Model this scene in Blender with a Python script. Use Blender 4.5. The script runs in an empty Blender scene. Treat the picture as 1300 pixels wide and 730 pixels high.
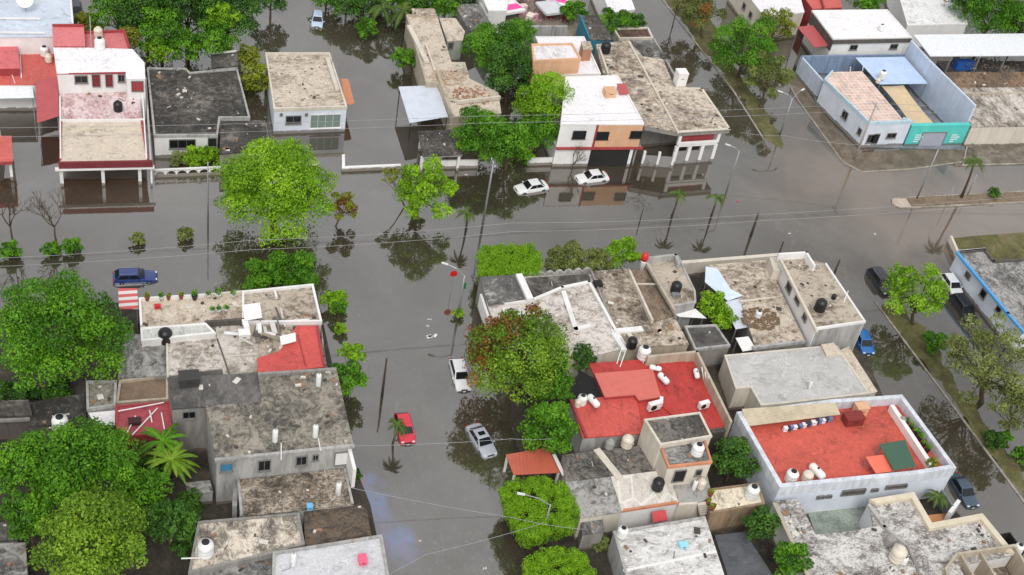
import bpy, math, random
import numpy as np
from mathutils import Vector, Matrix, noise

# ---------------------------------------------------------------- camera
sc = bpy.context.scene
F, CX, CY, CAMH = 1672.0, 650.0, 365.0, 92.0
def _n(v): v = np.array(v, float); return v / np.linalg.norm(v)
_down = _n((265 - CX, 2300 - CY, F))            # where straight down points in the picture
_y = _n((50 - CX, -1200 - CY, F)); _y = _n(_y - _down * _down.dot(_y))
_z = -_down; _x = np.cross(_y, _z)
_x = -_x if _x[0] < 0 else _x
W2C = np.array([_x, _y, _z])                    # rows: world axes in picture axes (right, down, forward)
CAM = Vector((0, 0, CAMH)); FWD = Vector(W2C[:, 2])
cd = bpy.data.cameras.new('camera'); cam = bpy.data.objects.new('camera', cd)
sc.collection.objects.link(cam); sc.camera = cam
cd.sensor_width = 36; cd.lens = F / 1300 * 36; cd.clip_end = 20000; cd.clip_start = .5
_r = Vector(W2C[:, 0]); _u = Vector(-W2C[:, 1]); _b = Vector(-W2C[:, 2])
cam.matrix_world = Matrix(((_r.x, _u.x, _b.x, 0), (_r.y, _u.y, _b.y, 0), (_r.z, _u.z, _b.z, CAMH), (0, 0, 0, 1)))

# ---------------------------------------------------------------- sky and sun (overcast)
SUN_EL, SUN_AZ = math.radians(50), math.radians(195)      # light from behind the camera
w = bpy.data.worlds.new("World"); sc.world = w; w.use_nodes = True
nt = w.node_tree; nt.nodes.clear()
out = nt.nodes.new('ShaderNodeOutputWorld'); bg = nt.nodes.new('ShaderNodeBackground')
sky = nt.nodes.new('ShaderNodeTexSky'); sky.sky_type = 'NISHITA'; sky.sun_disc = False
sky.sun_elevation = SUN_EL; sky.sun_rotation = SUN_AZ; sky.air_density = 1.0; sky.dust_density = 4.0; sky.ozone_density = 1
hs = nt.nodes.new('ShaderNodeHueSaturation'); hs.inputs['Saturation'].default_value = .22; hs.inputs['Value'].default_value = 1.0
tc = nt.nodes.new('ShaderNodeTexCoord'); nz = nt.nodes.new('ShaderNodeTexNoise')
nz.inputs['Scale'].default_value = 2.6; nz.inputs['Detail'].default_value = 5; nz.inputs['Roughness'].default_value = .5
mr = nt.nodes.new('ShaderNodeMapRange'); mr.inputs[1].default_value = .3; mr.inputs[2].default_value = .7; mr.inputs[3].default_value = .72; mr.inputs[4].default_value = 1.3
mx = nt.nodes.new('ShaderNodeMix'); mx.data_type = 'RGBA'; mx.blend_type = 'MULTIPLY'; mx.inputs[0].default_value = 1
L = nt.links.new
L(sky.outputs[0], hs.inputs['Color']); L(tc.outputs['Generated'], nz.inputs['Vector']); L(nz.outputs[0], mr.inputs[0])
ov = nt.nodes.new('ShaderNodeMix'); ov.data_type = 'RGBA'; ov.inputs[0].default_value = .75; ov.inputs[7].default_value = (5.9, 6.0, 6.25, 1)   # cloud layer over the sky
L(hs.outputs[0], ov.inputs[6]); L(ov.outputs[2], mx.inputs[6]); L(mr.outputs[0], mx.inputs[7]); L(mx.outputs[2], bg.inputs['Color']); L(bg.outputs[0], out.inputs[0])
bg.inputs['Strength'].default_value = .13
sd = bpy.data.lights.new('sun', 'SUN'); sun = bpy.data.objects.new('sun', sd); sc.collection.objects.link(sun)
sd.energy = 1.25; sd.angle = math.radians(22); sd.color = (1, .97, .93)
_sdir = Vector((math.sin(SUN_AZ) * math.cos(SUN_EL), math.cos(SUN_AZ) * math.cos(SUN_EL), math.sin(SUN_EL)))
sun.rotation_euler = _sdir.to_track_quat('Z', 'Y').to_euler()
sc.view_settings.view_transform = 'Standard'; sc.view_settings.look = 'None'; sc.view_settings.gamma = 1
sc.view_settings.use_curve_mapping = False
sc.view_settings.exposure = 0.28
sc.cycles.max_bounces = 6; sc.cycles.transparent_max_bounces = 8; sc.cycles.use_denoising = True

# ---------------------------------------------------------------- reading the plan
def ray(px, py):
    return Vector(W2C @ np.array((px - CX, py - CY, F), float)).normalized()
def P(px, py, z=0.0):
    d = ray(px, py); t = (z - CAMH) / d.z; return CAM + d * t
def ppm(px, py, z=0.0):                                   # picture scale there, px per metre
    p = P(px, py, z) - CAM; return F / abs(p.dot(FWD))
def rnd(a, b): return random.uniform(a, b)

# ---------------------------------------------------------------- materials
def lin(c): 
    def f(v): v /= 255.0; return v / 12.92 if v <= .04045 else ((v + .055) / 1.055) ** 2.4
    return tuple(f(v) for v in c[:3]) + (1,)
MATS = {}
def newmat(name):
    m = bpy.data.materials.new(name); m.use_nodes = True; nt = m.node_tree
    return m, nt, nt.nodes['Principled BSDF']
def tnoise(nt, scale, detail=4, rough=.5, dist=0, w=0.0, vec=None):
    n = nt.nodes.new('ShaderNodeTexNoise'); n.noise_dimensions = '4D'
    n.inputs['Scale'].default_value = scale; n.inputs['Detail'].default_value = detail
    n.inputs['Roughness'].default_value = rough; n.inputs['Distortion'].default_value = dist; n.inputs['W'].default_value = w
    if vec is not None: nt.links.new(vec, n.inputs['Vector'])
    return n.outputs[0]
def tramp(nt, fac, stops):
    r = nt.nodes.new('ShaderNodeValToRGB'); e = r.color_ramp.elements
    e[0].position, e[0].color = stops[0]; e[1].position, e[1].color = stops[-1]
    for p, c in stops[1:-1]: x = e.new(p); x.color = c
    nt.links.new(fac, r.inputs[0]); return r.outputs[0]
def g(v): return (v, v, v, 1)
def tmix(nt, fac, a, b, mode='MIX'):
    m = nt.nodes.new('ShaderNodeMix'); m.data_type = 'RGBA'; m.blend_type = mode
    for s, v in ((m.inputs[0], fac), (m.inputs[6], a), (m.inputs[7], b)):
        if isinstance(v, (int, float)): s.default_value = v
        elif isinstance(v, tuple): s.default_value = v
        else: nt.links.new(v, s)
    return m.outputs[2]
def tmath(nt, op, a, b=0.0):
    m = nt.nodes.new('ShaderNodeMath'); m.operation = op
    for s, v in ((m.inputs[0], a), (m.inputs[1], b)):
        if isinstance(v, (int, float)): s.default_value = v
        else: nt.links.new(v, s)
    return m.outputs[0]
def tpos(nt, scale=(1, 1, 1)):
    ge = nt.nodes.new('ShaderNodeNewGeometry'); mp = nt.nodes.new('ShaderNodeMapping'); mp.inputs['Scale'].default_value = scale
    nt.links.new(ge.outputs['Position'], mp.inputs[0]); return mp.outputs[0]
def tbump(nt, b, h, strength=.3, dist=.05):
    n = nt.nodes.new('ShaderNodeBump'); n.inputs['Strength'].default_value = strength; n.inputs['Distance'].default_value = dist
    nt.links.new(h, n.inputs['Height']); nt.links.new(n.outputs[0], b.inputs['Normal'])
_seed = [0]
def roofmat(light, mid, dark, cover=.5, black=.45, scale=1.0, rough=.9, tile=None):
    """weathered flat roof: washed light areas, grime, black mould patches"""
    key = ('roof', light, mid, dark, cover, black, scale, tile, _seed[0]); _seed[0] += 1
    m, nt, b = newmat('weathered_roof'); s = _seed[0] * 3.71; rg = random.Random(_seed[0]); scale *= rg.uniform(.75, 1.45)
    v = tpos(nt, (rg.uniform(.7, 1.3), rg.uniform(.55, 1.5), 1)); v.node.inputs['Rotation'].default_value = (0, 0, rg.uniform(-.5, .5))
    A = tnoise(nt, .16 * scale, 6, .62, .7, s, v); B = tnoise(nt, .75 * scale, 10, .74, 1.3, s + 5, v)
    f = tmath(nt, 'ADD', tmath(nt, 'MULTIPLY', A, .5), tmath(nt, 'MULTIPLY', B, .5))
    o = .5 - cover
    c = tramp(nt, f, [(.40 + o * .3, lin(dark)), (.475 + o * .3, lin(mid)), (.54 + o * .3, lin(light)), (.7 + o * .3, lin(tuple(min(255, int(k * 1.06)) for k in light)))])
    D = tnoise(nt, .55 * scale, 9, .78, 1.8, s + 9, v)
    k = tramp(nt, D, [(.545 - black * .10, g(0)), (.62 - black * .10, g(.35 + black * .55))])
    c = tmix(nt, k, c, lin(tuple(int(q * .62) for q in dark)))
    W_ = tnoise(nt, 1.3 * scale, 10, .8, .9, s + 13, v)          # flaked lime wash, crisp edges
    c = tmix(nt, tramp(nt, W_, [(.575 - cover * .05, g(0)), (.605 - cover * .05, g(.3 + cover * .4))]), c, lin(tuple(min(255, int(k * 1.12)) for k in light)))
    S_ = tnoise(nt, 2.6 * scale, 8, .75, .5, s + 17, v)
    c = tmix(nt, tramp(nt, S_, [(.565, g(0)), (.63, g(min(1, black * 1.5)))]), c, lin(tuple(int(q * .55) for q in dark)))
    G = tnoise(nt, 7, 6, .8, 0, s, v)
    c = tmix(nt, 1.0, c, tramp(nt, G, [(.3, g(.66)), (.7, g(1.18))]), 'MULTIPLY')
    if tile:
        vo = nt.nodes.new('ShaderNodeTexVoronoi'); vo.feature = 'DISTANCE_TO_EDGE'; vo.inputs['Scale'].default_value = tile; nt.links.new(v, vo.inputs['Vector'])
        c = tmix(nt, tramp(nt, vo.outputs[0], [(.03, g(.55)), (.06, g(0))]), c, lin((235, 230, 220)))
    nt.links.new(c, b.inputs['Base Color']); b.inputs['Roughness'].default_value = rough
    tbump(nt, b, B, .35, .04)
    if black >= .14: m['grit'] = .12 + black * .5
    return m
def wallmat(col, dirt=.35, name='painted_wall'):
    key = (col, dirt)
    if key in MATS: return MATS[key]
    m, nt, b = newmat(name); v = tpos(nt, (1.2, 1.2, .22)); v2 = tpos(nt)
    A = tnoise(nt, 1.3, 8, .7, .4, len(MATS) * 2.3, v); B = tnoise(nt, .35, 5, .6, .4, len(MATS), v2)
    c = lin(col); d = lin(tuple(int(q * .55) for q in col))
    k = tramp(nt, A, [(.42, g(0)), (.75, g(dirt * 1.6))])
    x = tmix(nt, k, c, d)
    x = tmix(nt, 1.0, x, tramp(nt, B, [(.3, g(.86)), (.7, g(1.06))]), 'MULTIPLY')
    # muddy tide mark left by the flood, ragged upper edge
    ge = nt.nodes.new('ShaderNodeNewGeometry'); sx = nt.nodes.new('ShaderNodeSeparateXYZ'); nt.links.new(ge.outputs['Position'], sx.inputs[0])
    hgt = tmath(nt, 'SUBTRACT', sx.outputs[2], tmath(nt, 'MULTIPLY', tnoise(nt, 1.1, 6, .7, .4, 4, v2), .75))
    x = tmix(nt, tramp(nt, hgt, [(.0, g(.8)), (.05, g(0))]), x, lin((96, 84, 68)))
    nt.links.new(x, b.inputs['Base Color']); b.inputs['Roughness'].default_value = .85
    tbump(nt, b, A, .15, .02); MATS[key] = m; return m
def plain(name, col, rough=.6, metal=0.0, var=.12, spec=None):
    key = (name, col, rough)
    if key in MATS: return MATS[key]
    m, nt, b = newmat(name); v = tpos(nt)
    n = tnoise(nt, 2.5, 6, .65, .3, len(MATS), v)
    c = tmix(nt, 1.0, lin(col), tramp(nt, n, [(.3, g(1 - var)), (.7, g(1 + var))]), 'MULTIPLY')
    nt.links.new(c, b.inputs['Base Color']); b.inputs['Roughness'].default_value = rough; b.inputs['Metallic'].default_value = metal
    MATS[key] = m; return m
def sheetmat(col, period=.28, rough=.45, ang=None, rust=.25):
    """corrugated sheet: ribs as bump, streaks of dirt"""
    key = ('sheet', col, period, ang)
    if key in MATS: return MATS[key]
    m, nt, b = newmat('corrugated_sheet'); 
    ge = nt.nodes.new('ShaderNodeNewGeometry'); mp = nt.nodes.new('ShaderNodeMapping')
    mp.inputs['Rotation'].default_value = (0, 0, ang or 0); nt.links.new(ge.outputs['Position'], mp.inputs[0])
    wv = nt.nodes.new('ShaderNodeTexWave'); wv.inputs['Scale'].default_value = 1 / period / 3.14; wv.inputs['Distortion'].default_value = .05
    nt.links.new(mp.outputs[0], wv.inputs['Vector'])
    n = tnoise(nt, .7, 8, .7, .8, len(MATS), tpos(nt, (1, 1, 1)))
    c = tmix(nt, tramp(nt, n, [(.45, g(0)), (.7, g(rust))]), lin(col), lin(tuple(int(q * .62) for q in col)))
    nt.links.new(c, b.inputs['Base Color']); b.inputs['Roughness'].default_value = rough
    tbump(nt, b, wv.outputs[1], .5, .04); MATS[key] = m; return m

GLASS = newmat('window_glass')[0]; _b0 = GLASS.node_tree.nodes['Principled BSDF']
_b0.inputs['Base Color'].default_value = (.012, .014, .016, 1); _b0.inputs['Roughness'].default_value = .08
BLACKP = plain('black_plastic', (28, 28, 30), .45); WHITEP = plain('white_plastic', (228, 228, 225), .4)
GREYM = plain('grey_metal', (150, 152, 155), .4, .4); DARKM = plain('dark_metal', (52, 50, 50), .5, .3)
CONC = plain('pole_concrete', (168, 162, 152), .85); WOODP = plain('dark_wood', (70, 58, 50), .9)
BARK = plain('bark', (88, 74, 60), .95, 0, .25); RUST = plain('rust', (128, 70, 45), .85)
RUBBER = plain('rubber', (25, 25, 25), .8); FRAMEM = plain('window_frame', (124, 122, 120), .6)

# ---------------------------------------------------------------- objects
COL = sc.collection.objects; ORG = {}
def thing(name, label, cat, loc, group=None, rotz=0):
    o = bpy.data.objects.new(name, None); COL.link(o); o.location = loc; o.rotation_euler = (0, 0, rotz); o.empty_display_size = .5
    o['label'] = label; o['category'] = cat
    if group: o['group'] = group
    ORG[o.name] = (Vector(loc), rotz); return o
def meshobj(name, me, m, parent=None, loc=None):
    o = bpy.data.objects.new(name, me); COL.link(o)
    if m is not None: me.materials.append(m)
    if parent is not None:
        o.parent = parent; ORG[o.name] = ORG.get(parent.name, (Vector(), 0))
    elif loc is not None: o.location = loc; ORG[o.name] = (Vector(loc), 0)
    return o
class MB:
    def __init__(s): s.v = []; s.f = []
    def add(s, vs, fs):
        k = len(s.v); s.v += [tuple(q) for q in vs]; s.f += [tuple(i + k for i in f) for f in fs]; return s
    def prism(s, poly, z0, z1):
        n = len(poly); z0 = z0 if isinstance(z0, (list, tuple)) else [z0] * n; z1 = z1 if isinstance(z1, (list, tuple)) else [z1] * n
        ar = sum(poly[i][0] * poly[(i + 1) % n][1] - poly[(i + 1) % n][0] * poly[i][1] for i in range(n))
        ix = list(range(n)) if ar > 0 else list(range(n - 1, -1, -1))
        vs = [(poly[i][0], poly[i][1], z0[i]) for i in ix] + [(poly[i][0], poly[i][1], z1[i]) for i in ix]
        fs = [tuple(range(n - 1, -1, -1)), tuple(range(n, 2 * n))] + [(i, (i + 1) % n, n + (i + 1) % n, n + i) for i in range(n)]
        return s.add(vs, fs)
    def box(s, c, size, ang=0.0, z0=None):
        cx, cy, cz = c; sx, sy, sz = (q / 2 for q in size); ca, sa = math.cos(ang), math.sin(ang)
        vs = [(cx + x * sx * ca - y * sy * sa, cy + x * sx * sa + y * sy * ca, cz + z * sz) for z in (-1, 1) for x, y in ((-1, -1), (1, -1), (1, 1), (-1, 1))]
        return s.add(vs, [(3, 2, 1, 0), (4, 5, 6, 7), (0, 1, 5, 4), (1, 2, 6, 5), (2, 3, 7, 6), (3, 0, 4, 7)])
    def bar(s, a, b, w, h=None):
        """box beam from a to b"""
        h = h or w; a = Vector(a); b = Vector(b); d = (b - a); 
        if d.length < 1e-5: return s
        d.normalize(); u = d.cross(Vector((0, 0, 1)))
        if u.length < 1e-3: u = Vector((1, 0, 0))
        u.normalize(); v = u.cross(d).normalized()
        vs = [p + u * (x * w / 2) + v * (y * h / 2) for p in (a, b) for x, y in ((-1, -1), (1, -1), (1, 1), (-1, 1))]
        return s.add(vs, [(3, 2, 1, 0), (4, 5, 6, 7), (0, 1, 5, 4), (1, 2, 6, 5), (2, 3, 7, 6), (3, 0, 4, 7)])
    def tube(s, pts, rs, n=8, cap=True):
        pts = [Vector(p) for p in pts]; rs = rs if isinstance(rs, (list, tuple)) else [rs] * len(pts); vs = []; fs = []
        ref = None
        for i, p in enumerate(pts):
            d = (pts[min(i + 1, len(pts) - 1)] - pts[max(i - 1, 0)]).normalized()
            if ref is None: ref = Vector((1, 0, 0)) if abs(d.x) < .9 else Vector((0, 1, 0))
            u = (ref - d * ref.dot(d)).normalized(); ref = u; v = d.cross(u)
            for k in range(n):
                a = k * 2 * math.pi / n; vs.append(p + (u * math.cos(a) + v * math.sin(a)) * rs[i])
        for i in range(len(pts) - 1):
            for k in range(n): fs.append((i * n + k, i * n + (k + 1) % n, (i + 1) * n + (k + 1) % n, (i + 1) * n + k))
        if cap: fs.append(tuple(range(n - 1, -1, -1))); fs.append(tuple(range((len(pts) - 1) * n, len(pts) * n)))
        return s.add(vs, fs)
    def lathe(s, prof, c=(0, 0, 0), n=20):
        vs = [(c[0] + r * math.cos(k * 2 * math.pi / n), c[1] + r * math.sin(k * 2 * math.pi / n), c[2] + z) for r, z in prof for k in range(n)]
        m = len(prof); fs = [(i * n + k, i * n + (k + 1) % n, (i + 1) * n + (k + 1) % n, (i + 1) * n + k) for i in range(m - 1) for k in range(n)]
        fs += [tuple(range(n - 1, -1, -1)), tuple(range((m - 1) * n, m * n))]
        return s.add(vs, fs)
    def mesh(s, name, org=(0, 0, 0), rotz=0.0):
        me = bpy.data.meshes.new(name); ca, sa = math.cos(-rotz), math.sin(-rotz)
        vs = []
        for x, y, z in s.v:
            x -= org[0]; y -= org[1]; vs.append((x * ca - y * sa, x * sa + y * ca, z - org[2]))
        me.from_pydata(vs, [], s.f); me.update(); return me
    def build(s, name, m, parent=None, loc=None, smooth=False, bevel=0, raw=False, label=None):
        if parent is not None and not raw: org, rz = ORG[parent.name]
        elif loc is not None and not raw: org, rz = Vector(loc), 0
        else: org, rz = (0, 0, 0), 0
        me = s.mesh(name, org, rz); o = meshobj(name, me, m, parent, loc)
        if smooth:
            me.polygons.foreach_set('use_smooth', [True] * len(me.polygons))
        if bevel:
            bv = o.modifiers.new('bevel', 'BEVEL'); bv.width = bevel; bv.segments = 2; bv.limit_method = 'ANGLE'; bv.angle_limit = math.radians(40)
        if label: o['label'] = label
        return o
def tag(o, label=None, cat=None, group=None, kind=None):
    if label: o['label'] = label
    if cat: o['category'] = cat
    if group: o['group'] = group
    if kind: o['kind'] = kind
    return o
KIDS = {}
def copy_tree(o, parent=None, loc=None, rotz=None, label=None, group=None):
    c = o.copy(); COL.link(c); c.parent = parent
    if loc is not None: c.location = loc
    if rotz is not None: c.rotation_euler = (0, 0, rotz)
    if label: c['label'] = label
    if group: c['group'] = group
    for ch in list(o.children): copy_tree(ch, c)
    return c
def ccw(poly):
    n = len(poly); a = sum(poly[i][0] * poly[(i + 1) % n][1] - poly[(i + 1) % n][0] * poly[i][1] for i in range(n))
    return a > 0
def offset(poly, t):
    """polygon moved inward by t (outward if negative), same vertex order"""
    n = len(poly); s = 1 if ccw(poly) else -1; out = []
    for i in range(n):
        a, b, c = (Vector(poly[j % n][:2]) for j in (i - 1, i, i + 1))
        d1 = (b - a).normalized(); d2 = (c - b).normalized()
        n1 = Vector((-d1.y, d1.x)) * s; n2 = Vector((-d2.y, d2.x)) * s
        k = 1 + n1.dot(n2)
        out.append(tuple(b + (n1 + n2) * (t / max(k, .25))))
    return out
ZJ = [0]
def zj(): ZJ[0] = (ZJ[0] + 1) % 17; return ZJ[0] * .006

GRITN = [0]
def grit(root, poly, z, dens):
    """bits of block, brick, pipe and tin left lying on a roof"""
    GRITN[0] += 1; rg = random.Random(GRITN[0]); n = len(poly); ip = offset(poly, .25)
    ar = abs(sum(poly[i][0] * poly[(i + 1) % n][1] - poly[(i + 1) % n][0] * poly[i][1] for i in range(n))) / 2
    def ins(x, y):
        c = False
        for i in range(n):
            (x1, y1), (x2, y2) = ip[i], ip[(i + 1) % n]
            if (y1 > y) != (y2 > y) and x < (x2 - x1) * (y - y1) / (y2 - y1) + x1: c = not c
        return c
    xs = [q[0] for q in poly]; ys = [q[1] for q in poly]; sets = [MB(), MB(), MB()]
    clus = [(rg.uniform(min(xs), max(xs)), rg.uniform(min(ys), max(ys))) for _ in range(3)]
    for k in range(int(ar * dens * 1.1) + 3):
        if rg.random() < .55: c = rg.choice(clus); x, y = rg.gauss(c[0], .9), rg.gauss(c[1], .9)
        else: x, y = rg.uniform(min(xs), max(xs)), rg.uniform(min(ys), max(ys))
        if not ins(x, y): continue
        m = sets[k % 3]; t = rg.random(); a = rg.uniform(0, 3.14); s_ = rg.uniform(.07, .26)
        if t < .75: m.box((x, y, z + s_ * .3), (s_ * rg.uniform(1, 2.2), s_, s_ * .6), a)
        elif t < .9: L_ = rg.uniform(.5, 1.8); m.bar((x, y, z + .05), (x + math.cos(a) * L_ * .5, y + math.sin(a) * L_ * .5, z + .05 + rg.random() * .12), .05)
        else: m.box((x, y, z + .03), (rg.uniform(.4, .9), rg.uniform(.3, .6), .04), a)
    for m, mt in zip(sets, (plain('pale_bits', (206, 200, 190), .9, 0, .2), plain('dark_bits', (74, 68, 62), .9, 0, .3), plain('brown_bits', (142, 112, 88), .9, 0, .3))):
        if m.v: m.build('roof_debris', mt, root)['kind'] = 'stuff'
class House:
    def __init__(s, name, label, px, z=3.0, cat='house', group=None):
        pts = [P(x, y, z) for x, y in px]; c = sum(pts, Vector()) / len(pts)
        s.root = thing(name, label, cat, (c.x, c.y, 0), group)
    def mass(s, px, z, wall, roof, par=0, edges=None, base=-.7, over=.05, pt=.16, parmat=None, top=False, roofname='roof', wallname='wall', nowall=False):
        """px: roof outline read at height z (or at the parapet top)"""
        poly = [tuple(P(x, y, z + (par if top else 0)))[:2] for x, y in px]; z = z + zj()
        if not nowall: MB().prism(poly, base, z - .14).build(wallname, wall, s.root)
        ro = poly if par and edges is None else offset(poly, -over)
        MB().prism(offset(ro, .004), z - .14, z).build(roofname, roof, s.root)
        if par:
            o = offset(poly, -.06); i = offset(poly, pt); n = len(poly); m = MB()
            for e in (range(n) if edges is None else edges):
                j = (e + 1) % n
                m.prism([o[e], o[j], i[j], i[e]], z - .16, z + par)
            m.build('parapet', parmat or wall, s.root)
        s.z = z; s.poly = poly
        if roof.name.startswith('weathered_roof') and roof.get('grit', 0): grit(s.root, poly, z, roof['grit'])
        return s
    def strip(s, px, z, h, t, mat, name='parapet', base=None):
        """low wall running along a line read at height z+h"""
        pts = [P(x, y, z + h) for x, y in px]; m = MB()
        for a, b in zip(pts, pts[1:]):
            d = (b - a); d.z = 0; d.normalize(); a2 = a - d * t * .5; b2 = b + d * t * .5
            m.bar((a2.x, a2.y, z + h / 2 + (base or 0) / 2), (b2.x, b2.y, z + h / 2 + (base or 0) / 2), t, h - (base or 0))
        m.build(name, mat, s.root); return s
    def plane(s, A, B, z):
        a, b = P(A[0], A[1], z), P(B[0], B[1], z); d = (b - a); d.z = 0; L = d.length; d.normalize()
        n = Vector((d.y, -d.x, 0))
        if n.dot(CAM - a) < 0: n = -n
        return a, d, n, L
    def hit(s, pl, px, py):
        a, d, n, L = pl; r = ray(px, py); t = (a - CAM).dot(n) / r.dot(n); p = CAM + r * t
        return (p - a).dot(d), p.z
    def win(s, A, B, z, rect, name='window', pane=None, frame=None, bars=1, sill=True, z0=None, out=0.0):
        pl = s.plane(A, B, z); x0, y0, x1, y1 = rect; xm, ym = (x0 + x1) / 2, (y0 + y1) / 2
        s0 = s.hit(pl, x0, ym)[0]; s1 = s.hit(pl, x1, ym)[0]; za = s.hit(pl, xm, y1)[1]; zb = s.hit(pl, xm, y0)[1]
        if z0 is not None: za = z0
        if s0 > s1: s0, s1 = s1, s0
        a, d, n, L = pl; a = a + n * out
        def q(u, zz, o): p = a + d * u + n * o; return (p.x, p.y, zz)
        fw = .06; m = MB()
        for (u0, v0, u1, v1) in ((s0, za, s1, za), (s0, zb, s1, zb), (s0, za, s0, zb), (s1, za, s1, zb)):
            m.bar(q(u0, v0, .06), q(u1, v1, .06), fw * 1.1, fw * 1.9)
        for k in range(1, bars + 1):
            u = s0 + (s1 - s0) * k / (bars + 1); m.bar(q(u, za, .035), q(u, zb, .035), .04)
        f = m.build(name, frame or FRAMEM, s.root)
        c = MB(); vs = [q(s0, za, .012), q(s1, za, .012), q(s1, zb, .012), q(s0, zb, .012), q(s0, za, -.1), q(s1, za, -.1), q(s1, zb, -.1), q(s0, zb, -.1)]
        c.add(vs, [(0, 1, 2, 3), (7, 6, 5, 4), (0, 4, 5, 1), (1, 5, 6, 2), (2, 6, 7, 3), (3, 7, 4, 0)])
        c.build('pane' if 'window' in name else 'panel', pane or GLASS, f)
        if sill and 'window' in name:
            MB().bar(q(s0 - .1, za - .07, .06), q(s1 + .1, za - .07, .06), .2, .07).build('sill', frame or FRAMEM, f)
        return s
    def posts(s, px, z, w, mat, name='pillar', base=-.7, zb=None):
        for x, y in px:
            p = P(x, y, z); MB().box((p.x, p.y, (base + z) / 2), (w, w, z - base)).build(name, mat, s.root)
        return s
    def sheet(s, px, zs, mat, name='canopy', th=.05):
        zs = zs if isinstance(zs, (list, tuple)) else [zs] * len(px)
        pts = [P(x, y, z) for (x, y), z in zip(px, zs)]
        MB().prism([(p.x, p.y) for p in pts], [z - th for z in zs], list(zs)).build(name, mat, s.root); return s
def canopy(label, px, zs, mat, posts=None, name='canopy', cat='canopy', pw=.1, base=-.5, group=None, postmat=None, th=.05):
    zs = zs if isinstance(zs, (list, tuple)) else [zs] * len(px)
    pts = [P(x, y, z) for (x, y), z in zip(px, zs)]; c = sum(pts, Vector()) / len(pts)
    r = thing(name, label, cat, (c.x, c.y, base if base > 0 else 0), group)
    MB().prism([(p.x, p.y) for p in pts], [z - th for z in zs], list(zs)).build('roof_sheet', mat, r)
    q = offset([(p.x, p.y) for p in pts], .15)
    for i in (range(len(pts)) if posts is None else posts):
        MB().box((q[i][0], q[i][1], (base + zs[i] - th) / 2), (pw, pw, zs[i] - th - base)).build('post', postmat or GREYM, r)
    return r
def wall(label, px, h, t, mat, name='boundary_wall', cat='wall', base=-.6, z=None, cap=None, group=None):
    """free-standing wall; px read at its top"""
    pts = [P(x, y, h) for x, y in px]; c = pts[0]; m = MB(); k = MB()
    for i, (a, b) in enumerate(zip(pts, pts[1:])):
        d = (b - a).normalized(); a2 = a - d * t * .49; b2 = b + d * t * .49
        m.bar((a2.x, a2.y, (h + base) / 2 + i * .004), (b2.x, b2.y, (h + base) / 2 + i * .004), t + i * .006, h - base)
    r = m.build(name, mat, None, (c.x, c.y, 0)); tag(r, label, cat, group)
    return r
def struct(name, mb, m, kind='structure', loc=(0, 0, 0)):
    o = mb.build(name, m, None, loc); o['kind'] = kind; return o
def flat(px, z, z2=0): return [tuple(P(x, y, z2))[:2] for x, y in px]
# ---------------------------------------------------------------- ground, streets, flood water
def groundmat(name, c1, c2, c3, scale=.5, rough=.95, bump=.5):
    m, nt, b = newmat(name); v = tpos(nt); k = len(MATS) * 1.7; MATS[name] = m
    A = tnoise(nt, scale, 8, .7, .6, k, v); B = tnoise(nt, scale * 9, 6, .7, 0, k, v)
    c = tramp(nt, A, [(.35, lin(c1)), (.5, lin(c2)), (.65, lin(c3))])
    c = tmix(nt, 1.0, c, tramp(nt, B, [(.3, g(.6)), (.7, g(1.25))]), 'MULTIPLY')
    nt.links.new(c, b.inputs['Base Color']); b.inputs['Roughness'].default_value = rough
    tbump(nt, b, B, bump, .06); return m
SOIL = groundmat('soil', (62, 54, 42), (88, 76, 60), (74, 74, 48))
ASPH = groundmat('asphalt', (58, 56, 54), (70, 67, 64), (84, 80, 76), .4, .8, .2)
PAVE = groundmat('pavement_concrete', (112, 104, 94), (138, 130, 120), (160, 152, 140), .5)
KERB = groundmat('kerb_concrete', (120, 112, 100), (160, 152, 140), (185, 178, 165), .6)
YARD = groundmat('yard_ground', (44, 42, 36), (66, 60, 52), (92, 84, 74), .35)
GRASS = groundmat('grass_ground', (84, 74, 54), (96, 96, 52), (124, 112, 84), .5)
DIRT = groundmat('dirt', (108, 90, 70), (135, 118, 98), (90, 78, 55), .5)
m = MB(); m.add([(-3000, -2800, -.75), (3000, -2800, -.75), (3000, 3200, -.75), (-3000, 3200, -.75)], [(0, 1, 2, 3)]); struct('ground', m, SOIL)
m = MB(); m.add([(-160, 10, -.42), (170, 10, -.42), (200, 330, -.42), (-200, 330, -.42)], [(0, 1, 2, 3)]); struct('road', m, ASPH)

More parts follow.
